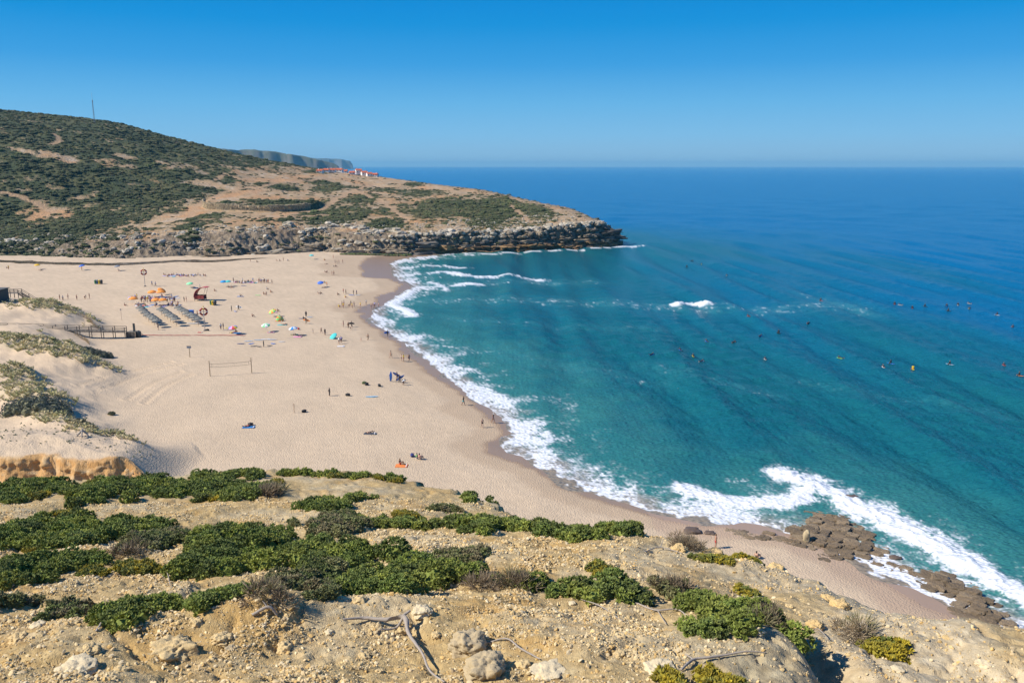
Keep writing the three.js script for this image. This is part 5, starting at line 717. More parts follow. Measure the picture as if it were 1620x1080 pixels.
duneShrub(-79, 131.5, 5.5, 3, 1.5, SILVER, 'large silvery grey bush on the dune crest');
duneShrub(-94, 181, 3.6, 2, 1.0, SILVER, 'grey-green bush on the dune below the boardwalk');
duneShrub(-102, 186.5, 2, 1.2, .7, DARKG, 'dark bush beside the lower sand fence');
duneShrub(-108, 189, 1.6, 1.2, .7, DARKG, 'small dark bush up the dune from the sand fence');
duneShrub(-69.9, 137.6, .55, .5, .55, DARKG, 'single round bush on the open sand below the dunes');
duneShrub(-66.5, 121.5, 2.2, .8, .5, [[.15, .13, .07], [.1, .09, .05]], 'dry dark brush on the toe of the dune');
{ const list = []; for (let i = 0; i < 240; i++) { const x = rr(-78, -51), d = rr(107, 124) + (-(x + 50)) * .1; if (duneSD(x, d) < 1 || d < scarpD(x) + 1.5) continue; const s = rr(1.2, 2.4); list.push([place(x, beachH(x, d), -d, s * 1.5, s, s * 1.5, rnd() * 6), lin(.12, .15, .075)]); } copies('sea_plants', tuftJ[1], leafMat, list).userData.label = 'small green plants dotted over the sandy bank'; }
{ const o = new THREE.Group(); part(o, 'root', limb([V(-.9, 0, .2), V(-.4, .5, .1), V(0, .9, 0), V(.5, .5, -.1), V(1, .0, .1)], [.1, .14, .16, .12, .07], 7, 5, .3), woodMat); part(o, 'root', limb([V(0, .85, 0), V(.2, .5, .5), V(.3, 0, .7)], [.12, .1, .06], 6, 5, .3), woodMat); part(o, 'snag', limb([V(0, .85, 0), V(.15, 1.25, -.05), V(.35, 1.4, 0)], [.1, .07, .03], 6, 4, .3), woodMat); at(o, WOOD_STUMP[0], WOOD_STUMP[1], -.05); tag(o, 'driftwood_stump', 'grey driftwood stump with splayed roots on the sandy bank', 'driftwood'); }

// ---------- boardwalk, stairs, fences, hut ----------
const timber = M(.15, .125, .095, .85), timberD = M(.085, .072, .058, .85), timberP = M(.24, .205, .155, .85);
{
  const P = [V(-145, 6.3, -197.4), V(-127, 5.6, -200), V(-109.6, 4.6, -202.6), V(-98.2, 3.95, -204.6)], c = new THREE.CatmullRomCurve3(P), o = new THREE.Group(), L = c.getLength(), nP = Math.floor(L / .34);
  o.position.set(-98.2, 0, -204.6); const off = o.position.clone().negate();
  const side = t => { const g = c.getTangentAt(t); return V(-g.z, 0, g.x).normalize(); };
  for (let i = 0; i < nP; i++) { const t = (i + .5) / nP, p = c.getPointAt(t).add(off), g = c.getTangentAt(t); part(o, 'plank', boxG(.3, .05, 1.7, 0, 0, 0, Math.atan2(-g.z, g.x)).translate(p.x, p.y, p.z), i % 3 ? timber : timberP); }
  for (const s of [-1, 1]) {
    const n = 17, ps = []; for (let i = 0; i <= n; i++) { const t = i / n, p = c.getPointAt(t).add(off).addScaledVector(side(t), s * .9), gy = groundAt(p.x - off.x, -(p.z - off.z)); ps.push(p); part(o, 'post', boxG(.13, 1.15 + Math.max(.3, p.y - gy + .4), .13, p.x, p.y + 1.1 - (1.15 + Math.max(.3, p.y - gy + .4)) / 2, p.z), timberD); }
    for (const h of [.35, .7, 1.08]) for (let i = 0; i < n; i++) part(o, 'rail', rod(ps[i].clone().add(V(0, h, 0)), ps[i + 1].clone().add(V(0, h, 0)), .055, .055, 4), timberD);
    for (let i = 0; i < n; i++) part(o, 'beam', rod(ps[i].clone().add(V(0, -.16, 0)), ps[i + 1].clone().add(V(0, -.16, 0)), .11, .11, 4), timberD);
  }
  tag(o, 'boardwalk', 'dark wooden boardwalk with railings crossing the dunes to the beach', 'boardwalk');
  const e = new THREE.Group(); at(e, -97.2, 206.2); // ramp box and tall board at its end
  for (let k = 0; k < 9; k++) part(e, 'plank', boxG(.24, 1.5, .07, -1.05 + k * .27, .75, 1.35), k % 3 === 1 ? timberD : timber);
  for (let k = 0; k < 8; k++) part(e, 'side_plank', boxG(.07, 1.5, .24, 1.3, .75, 1.15 - k * .28), timberD);
  part(e, 'ramp', boxG(2.4, .07, 2.6, .05, 1.36, 0), timberP);
  part(e, 'tall_post', boxG(.5, 2.2, .22, .55, 2.4, .2), M(.05, .06, .055, .7)); part(e, 'drum', new THREE.CylinderGeometry(.5, .5, 1.5, 14).translate(1.9, .75, .6), M(.03, .035, .04, .6));
  for (let k = 0; k < 3; k++) part(e, 'brace', rod(V(1.3, 1.3, .9 - k * .8), V(2.5, .1, .9 - k * .8), .07, .07, 4), timberD);
  tag(e, 'boardwalk_landing', 'dark plank landing with a tall post at the boardwalk end', 'landing');
}
{
  const o = new THREE.Group(), y = 5.3, bx = -157, bd = 259.4; o.position.set(bx, 0, -bd);
  for (let k = 0; k < 50; k++) part(o, 'plank', boxG(.3, .06, 2.0, -.2 - k * .36, y, 0), k % 3 ? timber : timberP);
  for (const s of [-1, 1]) { for (let k = 0; k < 8; k++) { const X = -k * 2.5, gy = Math.min(4.6, groundAt(bx + X, bd)); part(o, 'post', boxG(.16, y + 1.2 - gy + .3, .16, X, (y + 1.2 + gy - .3) / 2, s * 1.05), timberD); } for (const h of [.45, 1.15]) part(o, 'rail', boxG(17.6, .12, .1, -8.8, y + h, s * 1.05), timberD); }
  const n = 11, end = V(3.6, 2.2, -1.2); for (let k = 0; k < n; k++) { const t = (k + .5) / n; part(o, 'tread', boxG(.42, .07, 2.0, end.x * t, lerp(y, end.y + .2, t), end.z * t), timberD); }
  for (const s of [-1, 1]) { part(o, 'stringer', rod(V(0, y - .1, s * 1), V(end.x, end.y, end.z + s * 1), .16, .16, 4), timberD); for (const h of [.6, 1.15]) part(o, 'stair_rail', rod(V(0, y + h, s * 1.05), V(end.x, end.y + h, end.z + s * 1.05), .06, .06, 4), timberD); for (const t of [.5, 1]) part(o, 'stair_post', boxG(.13, 1.5, .13, end.x * t, lerp(y, end.y, t) + .5, end.z * t + s * 1.05), timberD); }
  part(o, 'panel', boxG(3.2, 2.4, .08, 1.9, 2.6, .9), timberD);
  tag(o, 'beach_stairs', 'dark raised wooden walkway ending in stairs down to the beach', 'stairs');
}
{
  const o = new THREE.Group(); at(o, -147.5, 229, -.4); for (let k = 0; k < 20; k++) part(o, 'board', boxG(.38, 4.2, .06, -3.8 + k * .4, 2.1, 2.6), k % 4 ? M(.06, .075, .07, .8) : M(.075, .09, .085, .8)); for (let k = 0; k < 13; k++) part(o, 'side_board', boxG(.06, 4.2, .38, 4.0, 2.1, 2.3 - k * .4), M(.05, .062, .06, .8));
  part(o, 'back_wall', boxG(8, 4.2, .08, 0, 2.1, -2.7), M(.06, .075, .07, .8)); part(o, 'roof', boxG(8.8, .14, 6.2, 0, 4.3, 0), M(.10, .10, .09, .8)); part(o, 'corner_post', boxG(.2, 4.2, .2, 4.0, 2.1, 2.75), timberD); tag(o, 'wooden_hut', 'dark boarded hut half hidden in the dune grass', 'hut');
}
FENCES.forEach((P, i) => {
  const c = new THREE.CatmullRomCurve3(P.map(([x, d]) => V(x, 0, -d))), n = Math.floor(c.getLength() / .3), o = new THREE.Group(); o.position.set(P[0][0], 0, -P[0][1]);
  for (let k = 0; k <= n; k++) { const p = c.getPointAt(k / n), y = groundAt(p.x, -p.z), h = rr(.8, 1.15), gx = rr(-.12, .12); part(o, 'slat', rod(V(p.x - P[0][0], y - .2, p.z + P[0][1]), V(p.x - P[0][0] + gx, y + h, p.z + P[0][1]), .055, .045, 4), [M(.36, .25, .13, .9), M(.30, .22, .13, .9), M(.42, .30, .16, .9)][k % 3]); }
  tag(o, 'sand_fence', ['tan slatted sand fence curving down to the boardwalk', 'low leaning sand fence below the boardwalk', 'half buried sand fence along the grassy dune edge'][i], 'fence', 'slatted sand fences on the dunes');
});
// ---------- beach furniture ----------
const woodP = M(.34, .24, .145, .85);
BUOYS.forEach(([x, d], i) => {
  const o = new THREE.Group(); at(o, x, d); part(o, 'pole', rod(V(0, -.5, 0), V(0, 6.2, 0), .09, .07, 8), M(.32, .30, .27, .6));
  const red = [], wht = []; for (let k = 0; k < 8; k++) { const g = new THREE.TorusGeometry(.88, .25, 9, 6, k % 2 ? .45 : 1.1208).rotateZ(k / 2 * 1.5708 - (k % 2 ? .785 - .561 : 0) + .2); (k % 2 ? wht : red).push(g.translate(0, 5.2, .22)); }
  const ring = part(o, 'ring', merge(red.map((g, k) => new THREE.TorusGeometry(.88, .25, 10, 9, 1.25).rotateZ(k * 1.5708 + .16).translate(0, 5.2, .22))), M(.34, .035, .02, .5)); ring.userData.kind = 'stuff';
  for (let k = 0; k < 4; k++) part(ring, 'white_band', new THREE.TorusGeometry(.88, .252, 10, 3, .322).rotateZ(k * 1.5708 + 1.41).translate(0, 5.2, .22), M(.75, .74, .7, .5));
  part(o, 'bracket', merge([boxG(.1, 2.0, .06, 0, 5.2, .1), boxG(1.9, .1, .06, 0, 5.2, .1)]), M(.4, .38, .34, .6)); part(o, 'yellow_top', merge([new THREE.ConeGeometry(.2, .75, 8).translate(0, 6.55, .1), new THREE.CylinderGeometry(.2, .14, .5, 8).translate(0, 5.95, .35)]), M(.75, .5, .01, .5));
  part(o, 'foot', rockGeo(2, i, .6, .1, .6).scale(.45, .5, .45), M(.06, .06, .065, .8));
  o.rotation.y = .3; tag(o, 'rescue_ring_post', ['tall post with red and white rescue ring beside the straw umbrellas', 'tall post with red and white rescue ring on empty sand before the rocks'][i], 'rescue post', 'rescue ring posts');
});
{ // straw umbrellas
  const thatch = (r0, y0, r1, y1, n, j) => { const pos = [], ix = []; for (let i = 0; i < n; i++) { const a = i / n * 6.2832, w = 1 + .07 * N2(i * 3.7, j) , dy = .09 * N2b(i * 2.3, j); pos.push(Math.cos(a) * r0, y0, Math.sin(a) * r0, Math.cos(a) * r1 * w, y1 + dy - (i % 2) * .1, Math.sin(a) * r1 * w); const b = i * 2, c = ((i + 1) % n) * 2; ix.push(b, c, b + 1, c, c + 1, b + 1); } const g = new THREE.BufferGeometry(); g.setAttribute('position', new THREE.Float32BufferAttribute(pos, 3)); g.setIndex(ix); const q = g.toNonIndexed(); q.computeVertexNormals(); return q; };
  const can = merge([thatch(.06, 2.75, .62, 2.42, 30, 1), thatch(.4, 2.52, 1.05, 2.16, 40, 2), thatch(.8, 2.32, 1.36, 1.9, 48, 3), thatch(.2, 2.3, 1.3, 1.95, 40, 4)]), spokes = merge([0, 1, 2, 3, 4, 5].map(k => rod(V(0, 2.5, 0), V(Math.cos(k * 1.047) * 1.25, 1.98, Math.sin(k * 1.047) * 1.25), .03, .02, 4)));
  const grey = new THREE.MeshStandardMaterial({ color: lin(.22, .215, .185), roughness: .95 }), proto = new THREE.Group();
  part(proto, 'pole', rod(V(0, -.4, 0), V(0, 2.7, 0), .06, .05, 7), woodP); part(proto, 'thatch', can, grey); part(proto, 'spokes', spokes, woodP).userData.kind = 'stuff'; part(proto, 'cap', new THREE.ConeGeometry(.16, .3, 9).translate(0, 2.85, 0), grey);
  STRAW.forEach(([x, d], i) => { const o = i ? proto.clone() : proto; at(o, x, d); o.rotation.set(rr(-.03, .03), i * 1.1, rr(-.03, .03)); const row = i < 7 ? 'nearest the boardwalk' : i < 13 ? 'of the middle row' : 'nearest the rescue post'; const nth = ['first', 'second', 'third', 'fourth', 'fifth', 'sixth', 'last'][i < 7 ? i : i < 13 ? i - 7 : i - 13]; tag(o, 'straw_umbrella', `${nth} straw umbrella from the orange parasols in the row ${i < 7 ? 'nearest the boardwalk' : i < 13 ? 'between the two others' : 'beside the rescue post'}`, 'umbrella', i < 7 ? 'straw umbrellas, row by the boardwalk' : i < 13 ? 'straw umbrellas, middle row' : 'straw umbrellas, row by the rescue post'); });
}
{ // red lifeguard shelter
  const o = new THREE.Group(), red = M(.40, .05, .045, .6), redD = M(.27, .04, .035, .7); at(o, SHELTER[0], SHELTER[1]);
  for (const [x, z] of [[-1.5, 1], [1.5, 1], [-1.5, -1], [1.5, -1]]) part(o, 'post', boxG(.14, 2.3, .14, x, .75, z), timberD);
  part(o, 'floor', boxG(3.3, .12, 2.3, 0, .55, 0), timber);
  for (const z of [1.08, -1.08]) for (let k = 0; k < 3; k++) part(o, 'panel', boxG(1.0, 1.15, .06, -1.08 + k * 1.08, 1.2, z), redD); part(o, 'side_panel', boxG(.06, 1.15, 2.1, -1.62, 1.2, 0), red);
  const arc = new THREE.Shape(), N = 18; for (let k = 0; k <= N; k++) { const t = k / N, a = lerp(Math.PI * 1.02, Math.PI * .42, t), x = 1.9 + Math.cos(a) * 3.6, y = 1.3 + Math.sin(a) * 3.2; k ? arc.lineTo(x, y) : arc.moveTo(x, y); } for (let k = N; k >= 0; k--) { const t = k / N, a = lerp(Math.PI * 1.02, Math.PI * .42, t); arc.lineTo(1.9 + Math.cos(a) * 3.5, 1.3 + Math.sin(a) * 3.1); }
  part(o, 'canopy', new THREE.ExtrudeGeometry(arc, { depth: 2.7, bevelEnabled: false }).translate(0, 0, -1.35), M(.47, .085, .08, .55));
  for (const z of [-1.2, 0, 1.2]) part(o, 'rib', new THREE.TorusGeometry(3.4, .06, 5, 18, Math.PI * .58).rotateZ(Math.PI * .43).scale(1, .9, 1).translate(1.9, 1.3, z), redD);
  part(o, 'strut', rod(V(1.5, 1.8, 1), V(2.3, 4.1, 1), .05, .05, 5), timberD); part(o, 'strut', rod(V(1.5, 1.8, -1), V(2.3, 4.1, -1), .05, .05, 5), timberD); part(o, 'seat', boxG(1.6, .1, .6, 0, 1.2, -.4), timber);
  part(o, 'flag_pole', rod(V(-1.7, .5, -1.2), V(-1.7, 4.6, -1.2), .04, .03, 5), M(.6, .6, .58, .5)); o.rotation.y = -.05; tag(o, 'lifeguard_shelter', 'red lifeguard shelter with curved canopy roof on the beach', 'shelter');
}
{
  const cols = { green: [.03, .16, .06], yellow: [.62, .42, .02], blue: [.03, .09, .18], dark: [.04, .045, .05] }, seq = ['green', 'yellow', 'dark', 'green', 'blue', 'yellow', 'dark'];
  BINS.forEach(([x, d], i) => { const o = new THREE.Group(), c = M(...cols[seq[i]], .5); at(o, x, d); const s = new THREE.CylinderGeometry(.5, .42, 1.25, 12); part(o, 'body', s.translate(0, .65, 0), c); part(o, 'lid', new THREE.CylinderGeometry(.4, .53, .22, 12).translate(0, 1.38, 0), c); part(o, 'slot', boxG(.5, .16, .1, 0, 1.1, .44), M(.02, .02, .02)); tag(o, 'waste_bin', `${seq[i]} waste bin in the row ${i < 3 ? 'beside the red shelter' : 'on empty sand near the dunes'}`, 'bin', i < 3 ? 'bins by the shelter' : 'bins by the dunes'); });
  const b = new THREE.Group(); at(b, BLUE_BOX[0], BLUE_BOX[1]); part(b, 'box', boxG(1.7, 1.1, 1.2, 0, .55, 0), M(.02, .12, .45, .5)); part(b, 'lid', boxG(1.76, .12, 1.26, 0, 1.16, 0), M(.025, .14, .5, .5)); tag(b, 'storage_box', 'blue storage box among the straw umbrellas', 'box');
  SIGNS.forEach(([x, d], i) => { const o = new THREE.Group(); at(o, x, d); part(o, 'post', rod(V(0, -.3, 0), V(0, i ? 3 : 2.5, 0), i ? .05 : .085, i ? .05 : .08, 7), i ? M(.55, .4, .28) : woodP); part(o, 'board', boxG(i ? .35 : 1.0, i ? .3 : .5, .06, 0, i ? 3 : 2.4, .1), M(.17, .20, .24, .6)); part(o, 'frame', boxG(i ? .4 : 1.06, .05, .08, 0, i ? 3.16 : 2.67, .1), woodP); tag(o, 'beach_sign', i ? 'thin pole with a small plate near the straw umbrellas' : 'dark board on a wooden post behind the volleyball net', 'sign'); });
  POSTS.forEach(([x, d]) => { const o = new THREE.Group(); at(o, x, d); part(o, 'post', rod(V(0, -.3, 0), V(.05, 1.75, 0), .06, .055, 7), M(.45, .29, .17)); part(o, 'band', new THREE.CylinderGeometry(.068, .068, .15, 8).translate(.045, 1.6, 0), M(.3, .18, .1)); tag(o, 'wooden_stake', 'single wooden stake on open sand with a bag beside it', 'stake'); });
  const n = new THREE.Group(), [A, B] = NET, dx = B[0] - A[0], dz = -(B[1] - A[1]), ya = groundAt(...A); n.position.set(A[0], ya, -A[1]); const yb = groundAt(...B) - ya, rope = M(.06, .06, .055, .8);
  for (const [x, y, z] of [[0, 0, 0], [dx, yb, dz]]) part(n, 'pole', rod(V(x, y - .4, z), V(x, y + 3.35, z), .10, .085, 8), woodP);
  const line = (t, h, sag) => V(dx * t, yb * t + h - sag * 4 * t * (1 - t), dz * t), rl = (h, sag, r) => limb([.0, .06, .25, .5, .75, .94, 1].map(t => line(t, h + (t === 0 || t === 1 ? .1 : 0), sag)), [r, r, r, r, r, r, r], 4, 3);
  part(n, 'top_rope', rl(2.62, .12, .03), rope); part(n, 'bottom_rope', rl(1.95, .16, .026), rope); const st = []; for (let k = 0; k <= 18; k++) { const t = .06 + .88 * k / 18; st.push(rod(line(t, 2.62, .12), line(t, 1.95, .16), k % 18 ? .003 : .03, k % 18 ? .003 : .03, 3)); } for (let k = 1; k < 3; k++) st.push(rl(2.62 - k * .22, .13, .003)); part(n, 'mesh', merge(st), rope).userData.kind = 'stuff';
  tag(n, 'volleyball_net', 'volleyball net sagging between two wooden poles', 'net');
  const c = smoothLine(TAPE, 60), pos = [], ix = []; c.forEach(([x, d], i) => { const w = .26 + .1 * N2(i * .4, 2), y = groundAt(x, d); for (const s of [-1, 1]) { const Y = Math.max(groundAt(x, d + s * w), y - .05) + .10; pos.push(x, Y, -(d + s * w + .25 * N2(i * .12, 7))); } if (i) { const k = i * 2; ix.push(k - 2, k - 1, k, k - 1, k + 1, k); } }); const g = new THREE.BufferGeometry(); g.setAttribute('position', new THREE.Float32BufferAttribute(pos, 3)); g.setIndex(ix); g.computeVertexNormals(); const m = new THREE.Mesh(g, M(.42, .075, .065, .8)); tag(m, 'red_strip', 'long faded red strip laid across the sand from the landing', 'mat');
}
{ // parasols
  const pal = { orange: [[.85, .30, .045]], green: [[.28, .78, .38]], blue: [[.02, .27, .55]], teal: [[.06, .52, .50]], royal: [[.05, .16, .60]], yellow: [[.85, .50, .02]], grey: [[.25, .27, .30]], whitegreen: [[.78, .78, .74], [.25, .65, .30]], greenorange: [[.25, .70, .2], [.85, .35, .06]], rainbow: [[.1, .2, .65], [.8, .62, .05], [.7, .08, .08], [.7, .35, .6]], bluewhite: [[.03, .25, .6], [.7, .72, .7]] };
  const canopy = cs => { const pos = [], col = [], P = (a, r, y) => [Math.cos(a) * r, y, Math.sin(a) * r], tri = (c, ...v) => { for (const q of v) { pos.push(...q); col.push(...c); } };
    for (let k = 0; k < 8; k++) { const c = cs[k % cs.length]; for (let s = 0; s < 2; s++) { const a = (k + s * .5) * .7854, b = a + .3927, ra = s ? .97 : 1, rb = s ? 1 : .97, R = [[.0, .46], [.45, .40], [.8, .24], [1.05, .06]]; for (let j = 0; j < 3; j++) { const A = P(a, R[j][0] * ra, R[j][1]), B = P(b, R[j][0] * rb, R[j][1]), C = P(a, R[j + 1][0] * ra, R[j + 1][1]), D = P(b, R[j + 1][0] * rb, R[j + 1][1]); tri(c, A, B, C); if (j) ; tri(c, B, D, C); } tri(c, P(a, 1.05 * ra, .06), P(b, 1.05 * rb, .06), P(a, 1.04 * ra, -.1)); tri(c, P(b, 1.05 * rb, .06), P(b, 1.04 * rb, -.1), P(a, 1.04 * ra, -.1)); } }
    const g = new THREE.BufferGeometry(); g.setAttribute('position', new THREE.Float32BufferAttribute(pos, 3)); g.setAttribute('color', new THREE.Float32BufferAttribute(col, 3)); g.computeVertexNormals(); return g; };
  const cg = {}, cloth = new THREE.MeshStandardMaterial({ vertexColors: true, roughness: .75, side: THREE.DoubleSide }), word = { whitegreen: 'white and green', greenorange: 'green and orange', rainbow: 'rainbow striped', bluewhite: 'blue and white', royal: 'royal blue', green: 'pale green' }, near = ['at the left end of the crowd', 'low in the crowd, front pair', 'low in the crowd, front pair', 'high in the crowd, back pair', 'high in the crowd, back pair', 'steeply tilted at the back of the crowd', 'on open sand behind the shelter', 'beside a teal one past the shelter', 'beside a blue one past the shelter', 'over a pink towel on mid beach', 'standing tilted near a pink towel', 'over bathers near the yellow board', 'over a lime towel on mid beach', 'tipped on its side near the wet sand', 'near the far wet sand', 'far off beside the stream', 'far off by the headland stream', 'on the far sandbank', 'far off against the rocks', 'lying folded over an orange towel'];
  PARASOLS.forEach(([x, d, c, tilt, turn], i) => {
    const o = new THREE.Group(), low = tilt > .7, head = new THREE.Group(); at(o, x, d); part(o, 'pole', rod(V(0, -.2, 0), V(0, low ? 1.0 : 2.1, 0), .025, .02, 6), M(.7, .7, .68, .4));
    cg[c] ||= canopy(pal[c]); const m = part(o, 'canopy', cg[c], cloth); m.position.set(0, low ? .75 : 1.75, 0); m.rotation.set(0, turn, 0); part(m, 'tip', new THREE.ConeGeometry(.03, .16, 6).translate(0, .52, 0), M(.7, .7, .68, .4)); const sc = c === 'orange' ? 1.35 : 1.12; m.scale.set(sc, sc, sc);
    const ribs = part(m, 'ribs', merge([0, 1, 2, 3, 4, 5, 6, 7].map(k => rod(V(0, .42, 0), V(Math.cos(k * .7854) * 1.03, .04, Math.sin(k * .7854) * 1.03), .008, .008, 3))), M(.6, .6, .6, .4)); ribs.userData.kind = 'stuff';
    if (tilt) { o.rotation.order = 'YXZ'; o.rotation.set(tilt, turn - 1.2, 0); }
    tag(o, 'parasol', `${word[c] || c} parasol ${near[i]}`, 'parasol', i < 6 ? 'orange parasols over the crowd' : 'parasols about the beach');
  });
}
// ---------- boards, towels, bags ----------
const boardG = {}; function boardGeo(L) { if (boardG[L]) return boardG[L]; const g = new THREE.SphereGeometry(1, 16, 10), p = g.attributes.position; for (let i = 0; i < p.count; i++) { let x = p.getX(i), y = p.getY(i), z = p.getZ(i); const w = .27 * Math.pow(Math.max(0, 1 - z * z), .12) ; p.setXYZ(i, x * .28 * (1 - .25 * z * z * (z > 0 ? 1.2 : .6)), y * .045 + .09 * z * z * (z > 0 ? 1 : .35), z * L / 2); } g.rotateX(0); g.computeVertexNormals(); return boardG[L] = g; }
const finG = new THREE.ExtrudeGeometry((() => { const s = new THREE.Shape(); s.moveTo(0, 0); s.lineTo(.16, 0); s.quadraticCurveTo(.05, .05, .0, .17); s.quadraticCurveTo(-.02, .08, 0, 0); return s; })(), { depth: .012, bevelEnabled: false });
const bcol = { navy: [.03, .07, .22], navy2: [.035, .09, .30], ice: [.42, .55, .68], white: [.75, .76, .75], blue: [.015, .20, .70], black: [.025, .027, .03], sky: [.20, .50, .72], yellow: [.75, .62, .05], lilac: [.36, .40, .62], orange: [.72, .22, .04], red: [.5, .06, .05], lime: [.35, .78, .08], skywhite: [.45, .62, .8] }, bword = { navy2: 'dark blue', ice: 'pale blue', sky: 'light blue', lilac: 'lilac-grey', skywhite: 'long sky blue and white' };
function surfboard(L, c) { const o = new THREE.Group(), m = M(...bcol[c], .35); part(o, 'deck', boardGeo(L), m); for (const s of [-1, 0, 1]) part(o, 'fin', finG.clone().rotateY(Math.PI / 2).rotateX(Math.PI).translate(s * .14, -.02, -L / 2 + .35 - Math.abs(s) * -.1), M(.05, .05, .05, .4)); part(o, 'stringer', boxG(.012, .012, L * .86, 0, .042, 0), M(.45, .38, .28, .5)); return o; }
const boardPlace = ['lying in the board camp on mid beach', 'lying alone on the sand seaward of the stake', 'by the rainbow parasol', 'by two surfers on mid beach', 'beside the teal parasol', 'near the far water', 'under the last straw umbrellas', 'at the feet of a surfer'];
BOARDS.forEach(([x, d, t, c, L], i) => { const o = surfboard(L, c); at(o, x, d, .1); if (i > 10) o.children.slice(0); o.rotation.set(0, Math.PI / 2 + t, 0); const k = i < 11 ? 0 : i === 11 ? 1 : i === 12 ? 2 : i < 15 ? 3 : i === 15 ? 4 : i < 18 ? 5 : i === 18 ? 6 : 7; tag(o, 'surfboard', `${i < 11 ? (L > 2.3 ? 'long ' : L < 1.7 ? 'short ' : '') : ''}${bword[c] || c} surfboard ${boardPlace[k]}`, 'surfboard', 'surfboards on the sand'); });
const tcol = { blue: [.03, .2, .5], dark: [.08, .085, .1], orange: [.75, .22, .05], pink: [.66, .25, .40], teal: [.08, .5, .5], white: [.72, .70, .68], lime: [.3, .62, .2], navy: [.03, .06, .2], red: [.5, .05, .05], lilac: [.45, .38, .62] };
const towelG = {}; const towelGeo = (w, l, k) => { const id = [w, l, k].join(); if (towelG[id]) return towelG[id]; const g = new THREE.BoxGeometry(w, .03, l, 6, 1, 9), p = g.attributes.position; for (let i = 0; i < p.count; i++) p.setY(i, p.getY(i) + .03 * N2(p.getX(i) * 2.2 + k * 9, p.getZ(i) * 2.2)); g.computeVertexNormals(); return towelG[id] = g; };
const stripeG = {};
TOWELS.forEach(([x, d, t, c, w, l], i) => {
  const m = new THREE.Group(); part(m, 'cloth', towelGeo(w, l, i % 4), M(...tcol[c], .95)); const s = part(m, 'border', boxG(w * .98, .012, .12, 0, .05, l * .4), M(...(c === 'white' ? tcol.blue : tcol.white), .95)); at(m, x, d, .06); m.rotation.y = t + Math.PI / 2;
  const where = i < 17 ? ['alone on open sand before the bluff', 'alone on open sand right of the blue towel', 'near the foot of the bluff', 'under the blue and white parasol', 'under the white and green parasol', 'by the folded parasol', 'by the folded parasol', 'by the teal parasol', 'in a small ring of bathers', 'behind the sunbather group', 'by the pale green parasol', 'under the rainbow parasol', 'by the green and orange parasol', 'at the foot of the rescue post', 'by the small royal blue parasol', 'below the blue parasols', 'beside the pink towel on mid beach'][i] : i < 39 ? 'in the long row of towels near the rocks' : i < 53 ? 'in the row past the blue parasols' : 'spread in the crowd under orange parasols';
  tag(m, 'beach_towel', `${c} beach towel ${where}`, 'towel', i < 17 ? 'towels about the beach' : i < 39 ? 'long row of towels' : i < 53 ? 'towels past the blue parasols' : 'towels of the crowd');
});
BAGS.forEach(([x, d, c], i) => { const o = new THREE.Group(), k = M(...({ olive: [.07, .10, .03], black: [.02, .02, .022], red: [.4, .04, .04], navy: [.03, .04, .15] })[c], .8); part(o, 'bag', rockGeo(2, i * 5, .5, .16, .6).scale(.5, .5, .3).translate(0, .22, 0), k); part(o, 'strap', new THREE.TorusGeometry(.16, .025, 5, 10, Math.PI).translate(0, .42, 0), k); at(o, x, d); o.rotation.y = i; tag(o, 'beach_bag', `${c} bag ${['in a pile behind the boards', 'next to the olive bag', 'alone near the crossed boards', 'on open sand beside the standing surfer', 'by the lone wooden stake', 'on the sand above the pink towel', 'at the foot of the rescue post', 'on the lone blue towel', 'between the two groups by the bluff'][i]}`, 'bag'); });
